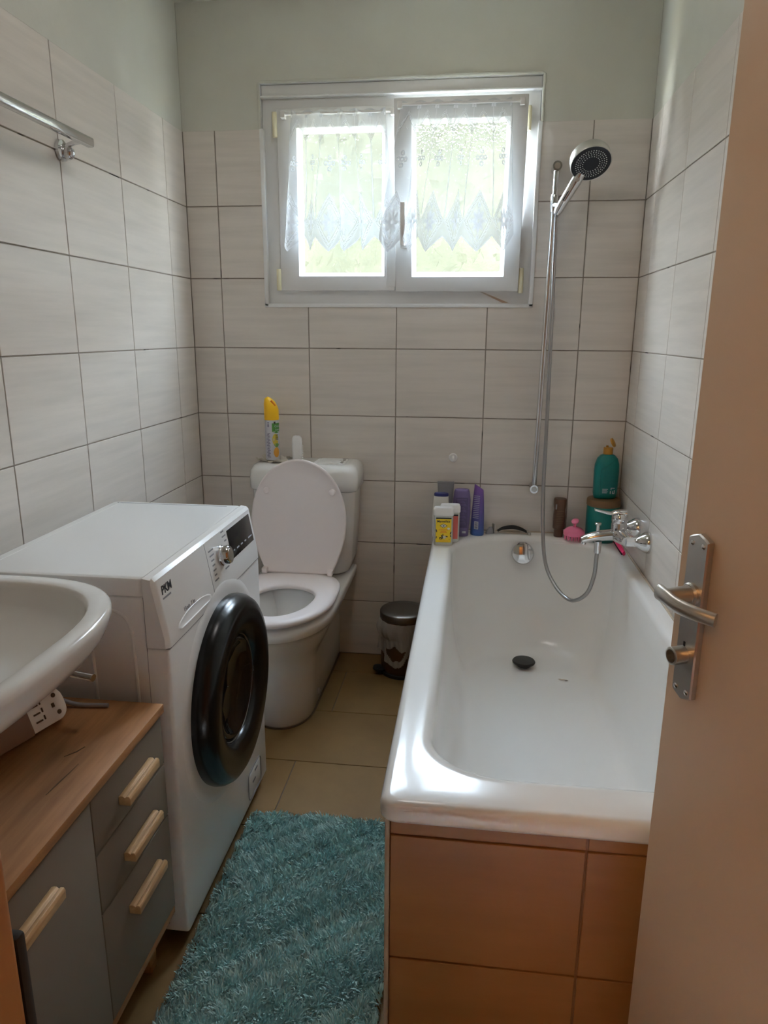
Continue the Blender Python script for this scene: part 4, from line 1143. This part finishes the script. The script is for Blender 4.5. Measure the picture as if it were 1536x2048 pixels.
def shower_gel(c, deg, lab, labmat, full):
    t = thing('shower_gel_bottle', (*c,DZ_), lab, 'bottle')
    MBx = MB(rot((c[0],c[1],0), deg))
    MBx.loft([[(x,y,z) for x,y in rrect(-a,-b,a,b,.009,4)] for a,b,z in ((.032,.015,DZ_),(.034,.0165,DZ_+.004),(.034,.0165,DZ_+.105),(.033,.016,DZ_+.109))])
    MBx.obj('body', 'clear_bottle', t, smooth=50)
    k = MB(rot((c[0],c[1],0), deg))
    k.loft([[(x,y,z) for x,y in rrect(-a,-b,a,b,.009,4)] for a,b,z in ((.0345,.017,DZ_+.1095),(.036,.0185,DZ_+.112),(.036,.0185,DZ_+.131),(.033,.016,DZ_+.138),(.026,.010,DZ_+.140))])
    k.obj('cap', 'white_plastic', t, smooth=50)
    front_decal(c, deg, rectp(-.0275,.0275,DZ_+.012,DZ_+.098), .0166, labmat, t, 'label')
    front_decal(c, deg, rectp(-.0275,.0275,DZ_+.0982,DZ_+.1035), .0166, 'print_black', t, 'label_band')
    if full:
        R0 = rot((c[0],c[1],0), deg)
        def tx(s_, x, z, size, mat, bold=0, al='CENTER'):
            text_mesh(s_, size, R0 @ basis((x,-.0173,z),(1,0,0),(0,0,1)), mat, t, 'lettering', 0, bold, al)
        tx('Marseillais', 0, DZ_+.086, .0112, 'print_black', .00025)
        dia = [(-.014,DZ_+.0735),(0,DZ_+.0655),(.014,DZ_+.0735),(0,DZ_+.0815)]
        front_decal(c, deg, dia, .0171, 'print_black', t, 'emblem')
        front_decal(c, deg, [(a*.82,DZ_+.0735+(z-DZ_-.0735)*.82) for a,z in dia], .0174, 'bottle_cream', t, 'emblem', .0006)
        front_decal(c, deg, rectp(-.003,.003,DZ_+.070,DZ_+.077), .0178, 'print_grey', t, 'emblem', .0006)
        front_decal(c, deg, [(.018+.005*math.cos(q),DZ_+.063+.004*math.sin(q)) for q in np.linspace(0,6.0,12)], .0171, 'bottle_cream', t, 'emblem')
        for z, L_ in ((.0575,.017),(.0525,.010),(.048,.012)):
            front_decal(c, deg, rectp(-L_,L_,DZ_+z,DZ_+z+.0022), .0171, 'orange', t, 'label_line')
        for k, (x, z, r1, r2, an) in enumerate(((-.005,.034,.002,.007,.5),(-.009,.029,.002,.006,1.3),(-.002,.038,.0018,.006,-.1),(-.004,.026,.0016,.005,-.8),(.012,.034,.0016,.004,1.3),(-.025,.055,.002,.006,.2),(-.025,.030,.0018,.005,-.3),(.0255,.047,.0018,.006,-.3),(.0255,.036,.0016,.004,.3),(.021,.024,.0012,.0012,0),(-.012,.025,.0015,.004,.4))):
            pl2 = [(x+r1*math.cos(q)*math.cos(an)-r2*math.sin(q)*math.sin(an), DZ_+z+r1*math.cos(q)*math.sin(an)+r2*math.sin(q)*math.cos(an)) for q in np.linspace(0, 2*math.pi, 13)[:-1]]
            front_decal(c, deg, pl2, .0171, 'print_black', t, 'olive_print')
        front_decal(c, deg, [(.004+.006*math.cos(q)*(1+.4*math.cos(5*q)),DZ_+.031+.006*math.sin(q)*(1+.4*math.cos(5*q))) for q in np.linspace(0, 2*math.pi, 31)[:-1]], .0171, 'bottle_cream', t, 'flower_print')
        front_decal(c, deg, rectp(-.017,.017,DZ_+.0165,DZ_+.018), .0171, 'orange', t, 'label_line')
    return t
shower_gel((.976,-.213), 4, 'square shower gel bottle with yellow label and white cap, front corner of the tub rim', 'label_yellow', True)
shower_gel((.998,-.165), 6, 'square shower gel bottle with red label, half hidden behind the yellow one', 'label_red', False)
# white bottle with blue cap
t = thing('lotion_bottle', (.962,-.118,DZ_), 'white bottle with dark blue cap standing behind the yellow shower gel', 'bottle')
oval_loft([(.029,.015,DZ_),(.031,.017,DZ_+.004),(.032,.018,DZ_+.08),(.029,.017,DZ_+.13),(.0265,.016,DZ_+.156),(.026,.0155,DZ_+.157)], (.962,-.118), 0).obj('body', 'bottle_cream', t, smooth=50)
oval_loft([(.0262,.0157,DZ_+.1575),(.027,.016,DZ_+.159),(.027,.016,DZ_+.166),(.024,.014,DZ_+.169)], (.962,-.118), 0).obj('cap', 'navy', t, smooth=50)
# grey tube
t = thing('cosmetic_tube', (.975,-.045,DZ_), 'grey squeeze tube with flat crimped end, rearmost by the wall', 'tube')
oval_loft([(.018,.018,DZ_),(.018,.018,DZ_+.02),(.0185,.0185,DZ_+.021),(.024,.015,DZ_+.08),(.029,.007,DZ_+.15),(.031,.0022,DZ_+.186),(.031,.0015,DZ_+.196)], (.975,-.045), 0, 2.2).obj('body', 'tube_grey', t, smooth=50)
MB().box((.9435,-.0478,DZ_+.186), (1.0065,-.0425,DZ_+.197)).obj('crimp', 'tube_grey', t, bevel=.0008)
# purple bottle
t = thing('shampoo_bottle', (1.037,-.088,DZ_), 'purple shampoo bottle with small print, between grey and violet tubes', 'bottle')
oval_loft([(.027,.016,DZ_),(.0285,.0175,DZ_+.004),(.0295,.018,DZ_+.03),(.034,.019,DZ_+.09),(.033,.018,DZ_+.14),(.029,.017,DZ_+.168),(.026,.015,DZ_+.178),(.018,.010,DZ_+.181)], (1.037,-.088), 3).obj('body', 'purple', t, smooth=50)
lb_ = front_decal((1.037,-.088), 3, rectp(-.023,.023,DZ_+.035,DZ_+.150), .0188, 'purple_dark', t, 'label')
for k in range(17):
    a = -.019+.0015*((k*5) % 4); b = .018-.003*((k*7) % 4)
    front_decal((1.037,-.088), 3, rectp(a,b,DZ_+.142-k*.0058,DZ_+.1438-k*.0058), .0192, 'purple', t, 'label_line')
front_decal((1.037,-.088), 3, rectp(.004,.018,DZ_+.014,DZ_+.022), .0188, 'print_light', t, 'label_line')
# violet and blue tube
t = thing('conditioner_tube', (1.098,-.068,DZ_), 'violet to blue squeeze tube with slanted tip beside the purple bottle', 'tube')
m = MB(rot((1.098,-.068,0), -18)); rings = []
for a, b, z in ((.024,.018,0),(.026,.020,.003),(.026,.020,.022),(.0255,.019,.024),(.024,.0165,.08),(.0215,.011,.13),(.019,.005,.165),(.0175,.0018,.185)):
    rings.append([(a*math.cos(q)+.002*(z/.185), b*math.sin(q), DZ_+z-(.010*math.cos(q)*(max(0, z-.12)/.065))) for q in [2*math.pi*k/32 for k in range(32)]])
m.loft(rings); m.obj('body', 'tube_fade', t, smooth=50)
for k in range(13):
    w_ = .015-.004*((k*3) % 3)/2
    front_decal((1.098,-.068), -18, rectp(-.013,-.013+w_*1.5,DZ_+.150-k*.0068,DZ_+.1518-k*.0068), .0085+.0008*k, 'print_light', t, 'label_line')
bcd = front_decal((1.098,-.068), -18, rectp(-.006,.010,DZ_+.026,DZ_+.056), .0190, 'print_light', t, 'barcode_label')
for k in range(6): front_decal((1.098,-.068), -18, rectp(-.004,.008,DZ_+.029+k*.0042,DZ_+.031+k*.0042), .0196, 'purple_dark', t, 'barcode_bar')
# small razor standing, and a longer one lying by the wall
t = thing('small_razor', (1.146,-.045,DZ_), 'small grey razor head lying beside the violet tube', 'razor')
MB(rot((1.146,-.045,0), 25)).loft([[(x,y,z) for x,y in ((-.018,-.007),(.012,-.009),(.012,.009),(-.018,.007))] if 0 else [(x,y,z) for x,y in rrect(-.016+d,-.008+d*.5,.014-d*.3,.008-d*.5,.004,3)] for z,d in ((DZ_,0),(DZ_+.012,.002),(DZ_+.026,.014))]).obj('body', 'tube_grey', t, bevel=.001)
MB(rot((1.146,-.045,0), 25)).box((.0145,-.010,DZ_+.001), (.0205,.010,DZ_+.036)).obj('blade', 'brushed_steel', t, bevel=.001)
t = thing('razor', (1.235,-.030,DZ_), 'black and silver razor lying along the back edge of the tub', 'razor')
rz = catmull([(1.176,-.030,DZ_+.007),(1.200,-.028,DZ_+.018),(1.235,-.027,DZ_+.0225),(1.265,-.028,DZ_+.016),(1.288,-.031,DZ_+.006)], 6)
MB().tube(rz, [.004+.0065*math.sin(math.pi*(k+2)/28) for k in range(25)], 12, True, ell=((0,0,1),[.8]*25,[1.0]*25)).obj('handle', 'black_rubber', t)
MB().tube([p+Vector((0,-.0055,-.0045)) for p in rz], [.0012+.002*math.sin(math.pi*(k+1)/26) for k in range(25)], 8).obj('inlay', 'brushed_steel', t)
MB().tube([(1.176,-.034,DZ_+.003),(1.23,-.036,DZ_+.0035),(1.288,-.040,DZ_+.004)], .0022, 8).obj('lower_edge', 'brushed_steel', t)
MB(rot((1.292,-.034,0), 12)).box((-.006,-.020,DZ_+.0005), (.006,.020,DZ_+.012)).obj('blade', 'brushed_steel', t, bevel=.002)
# brown tube on its cap
t = thing('hair_tube', (1.402,-.045,DZ_), 'dark brown tube standing upside down on its cap at the back wall', 'tube')
MB().lathe([(.0165,0),(.017,.002),(.017,.026),(.016,.028)], (1.402,-.045,DZ_), seg=28).obj('cap', 'brown_tube', t)
oval_loft([(.018,.018,DZ_+.0285),(.0225,.0215,DZ_+.033),(.0225,.021,DZ_+.08),(.021,.020,DZ_+.105),(.023,.021,DZ_+.120),(.0235,.021,DZ_+.142),(.022,.019,DZ_+.146)], (1.402,-.045), 0, 2.1).obj('body', 'brown_tube', t, smooth=50)
for k in range(9): front_decal((1.402,-.045), 0, rectp(-.013,.013-.003*(k % 3),DZ_+.100-k*.0065,DZ_+.1018-k*.0065), .0213, 'brown_lid', t, 'label_line')
front_decal((1.402,-.045), 0, rectp(-.018,-.013,DZ_+.108,DZ_+.127), .0195, 'tube_grey', t, 'label_patch')
# pink scalp brush
t = thing('scalp_brush', (1.455,-.080,DZ_), 'pink silicone scalp brush with round knob on the tub rim', 'brush')
MB().lathe([(.034,.017),(.0385,.0185),(.0385,.030),(.036,.034),(.026,.043),(.012,.048),(.001,.049)], (1.455,-.080,DZ_), seg=40).obj('dome', 'pink', t, smooth=50)
MB().cyl((1.455,-.080,DZ_+.046), (1.457,-.081,DZ_+.068), .0055, .005, 14).obj('neck', 'pink', t)
MB().lathe([(.010,0),(.0135,.003),(.0135,.007),(.010,.010),(.001,.011)], (1.457,-.081,DZ_+.0655), ax='d', d=(-.3,-.45,.84), seg=24).obj('knob', 'pink', t)
for r_, n_ in ((.033,16),(.022,10),(.010,5)):
    for k in range(n_):
        a = 2*math.pi*k/n_; x, y = 1.455+r_*math.cos(a), -.080+r_*math.sin(a)
        MB().cyl((x,y,DZ_+.0005), (x,y,DZ_+.0185), .0016, .0026, 8).obj('bristle', 'pink', t)
# teal jar and bottle on it
t = thing('hair_mask_jar', (1.553,-.068,DZ_), 'teal jar with brown screw lid in the tub corner', 'jar')
MB().lathe([(.054,0),(.057,.003),(.0585,.06),(.0590,.128),(.0570,.131)], (1.5545,-.068,DZ_), seg=48).obj('body', 'teal_jar', t, smooth=50)
MB().lathe([(.0590,0),(.0605,.002),(.0605,.021),(.058,.025),(.001,.0255)], (1.5545,-.068,DZ_+.1315), seg=48).obj('lid', 'brown_lid', t, smooth=50)
JZ = DZ_+.1578
t = thing('shampoo_bottle', (1.556,-.062,JZ), 'teal bottle with open gold flip cap standing on the teal jar', 'bottle')
bc = (1.556,-.062)
oval_loft([(.037,.019,JZ),(.040,.022,JZ+.004),(.043,.024,JZ+.02),(.0445,.025,JZ+.10),(.043,.024,JZ+.125),(.036,.021,JZ+.147),(.026,.018,JZ+.158),(.017,.015,JZ+.162)], bc, 4, 2.6).obj('body', 'teal', t, smooth=50)
cpz = JZ+.1622
go = MB().lathe([(.0165,0),(.0170,.002),(.0170,.022),(.0155,.024),(.001,.0242)], (*bc,cpz), seg=32).obj('cap', 'gold_cap', t)
MB().lathe([(.0045,0),(.0045,.006),(.003,.007)], (bc[0]-.004,bc[1],cpz+.024), seg=14).obj('spout', 'gold_cap', go)
MB().lathe([(.0165,0),(.0170,.002),(.0165,.006),(.010,.008),(.001,.0085)], (bc[0]+.0125,bc[1]+.002,cpz+.040), ax='d', d=(.80,-.35,.45), seg=30).obj('flip_lid', 'gold_cap', go)
rid = catmull([(bc[0]-.022,bc[1]-.0255,JZ+.012),(bc[0]-.024,bc[1]-.0255,JZ+.09),(bc[0]-.020,bc[1]-.0255,JZ+.108),(bc[0]+.0,bc[1]-.0255,JZ+.122),(bc[0]+.022,bc[1]-.024,JZ+.140)], 6)
MB().tube(rid, .0012, 6).obj('relief_line', 'teal', t)
for k in range(12): front_decal(bc, 4, rectp(-.014,.036-.004*((k*5) % 3),JZ+.104-k*.0048,JZ+.1056-k*.0048), .0250, 'teal_jar', t, 'label_line', .0004)
for k in range(4): front_decal(bc, 4, rectp(-.016,.004-.003*(k % 2),JZ+.036-k*.0045,JZ+.0378-k*.0045), .0250, 'print_light', t, 'label_line', .0004)
for x0, x1, z0, z1 in ((.014,.028,.040,.0425),(.014,.0165,.034,.0425),(.026,.0285,.020,.034),(.020,.0285,.020,.0225),(.020,.0225,.020,.030),(.012,.015,.020,.030)):
    front_decal(bc, 4, rectp(x0,x1,JZ+z0,JZ+z1), .0248, 'print_light', t, 'label_mark', .0006)
# bright pink razor handle against the wall under the tap
t = thing('pink_razor', (1.600,-.20,DZ_), 'bright pink razor leaning on the tiles under the bath tap', 'razor')
rp = catmull([(1.5930,-.115,DZ_+.022),(1.594,-.16,DZ_+.018),(1.597,-.21,DZ_+.012),(1.600,-.262,DZ_+.008)], 6)
MB().tube(rp, [.006+.003*math.sin(math.pi*k/18) for k in range(19)], 12, True, ell=((0,0,1),[1.4]*19,[.8]*19)).obj('handle', 'hot_pink', t)
MB().box((1.582,-.112,DZ_+.0005), (1.612,-.100,DZ_+.034)).obj('head', 'hot_pink', t, bevel=.003)
MB().tube([p+Vector((-.007,0,-.004)) for p in rp[4:]], .0022, 8).obj('grip', 'black_rubber', t)

# ------------------------------------------------------------------ things on the vanity top, under the basin
t = thing('white_device', (.30,-1.68,.6005), 'white plastic device with brown band lying on the vanity top under the basin', 'device')
a_ = Vector((.352,-1.588,0)); b_ = Vector((.262,-1.875,0)); du = (b_-a_).normalized(); dv = Vector((-du.y,du.x,0))
if dv.x < 0: dv = -dv
tl_ = math.radians(22)
def dev(u, h, o):       # u along the length, h up the tilted face, o outwards
    up = Vector((0,0,1))*math.cos(tl_)-dv*math.sin(tl_); out = dv*math.cos(tl_)+Vector((0,0,1))*math.sin(tl_)
    return tuple(a_+du*u+up*h+out*o+Vector((0,0,.6115)))
def slab(u0, u1, h0, h1, o0, o1, r, mat, nm, par, bev=.002):
    return MB().loft([[dev(u,h,o) for u,h in rrect(u0,h0,u1,h1,r,5)] for o in (o0,o1)]).obj(nm, mat, par, bevel=bev)
slab(.0,.30,.0,.066,-.028,.0,[(.012,.012),(.032,.032),(.020,.020),(.012,.012)],'device_white','casing',t)
slab(.075,.165,-.0015,.0675,-.029,.002,[(.004,.004)]*4,'device_brown','band',t)
for u, h in ((.018,.046),(.018,.014),(.19,.012),(.205,.05)):
    MB().lathe([(.0042,0),(.0042,.0008),(.0005,.0009)], dev(u,h,.0001), ax='d', d=Vector(dev(0,0,1))-Vector(dev(0,0,0)), seg=14).obj('screw_hole', 'stain_brown', t)
for k in range(3):
    slab(.052,.066,.014+k*.014,.017+k*.014,-.001,.0006,[(.001,.001)]*4,'stain_brown','slot',t,None)
    slab(.046,.049,.014+k*.014,.022+k*.014,-.001,.0006,[(.001,.001)]*4,'stain_brown','slot',t,None)
slab(.022,.028,.026,.034,-.001,.0005,[(.001,.001)]*4,'stain_brown','slot',t,None)
t = thing('power_cable', (.25,-1.54,.605), 'grey cable with ribbed sleeve lying behind the white device', 'cable')
cb_ = catmull([(.20,-1.60,.612),(.255,-1.560,.618),(.295,-1.548,.618),(.34,-1.545,.606),(.40,-1.540,.6055)], 8)
MB().tube(cb_, .0042, 10).obj('cord', 'tube_grey', t)
for k in range(8):
    p = cb_[10+k]; MB().tube([p-Vector((.0012,0,0)), p+Vector((.0012,0,0))], .008, 12).obj('sleeve_rib', 'tube_grey', t)
t = thing('water_pipe', (.36,-1.56,.695), 'short chrome water pipe stub sticking out below the basin', 'pipe')
MB().cyl((.18,-1.560,.700), (.412,-1.600,.694), .0068, seg=18).obj('pipe', 'chrome', t)
MB().cyl((.18,-1.560,.700), (.20,-1.5634,.6995), .013, seg=6).obj('nut', 'chrome', t)
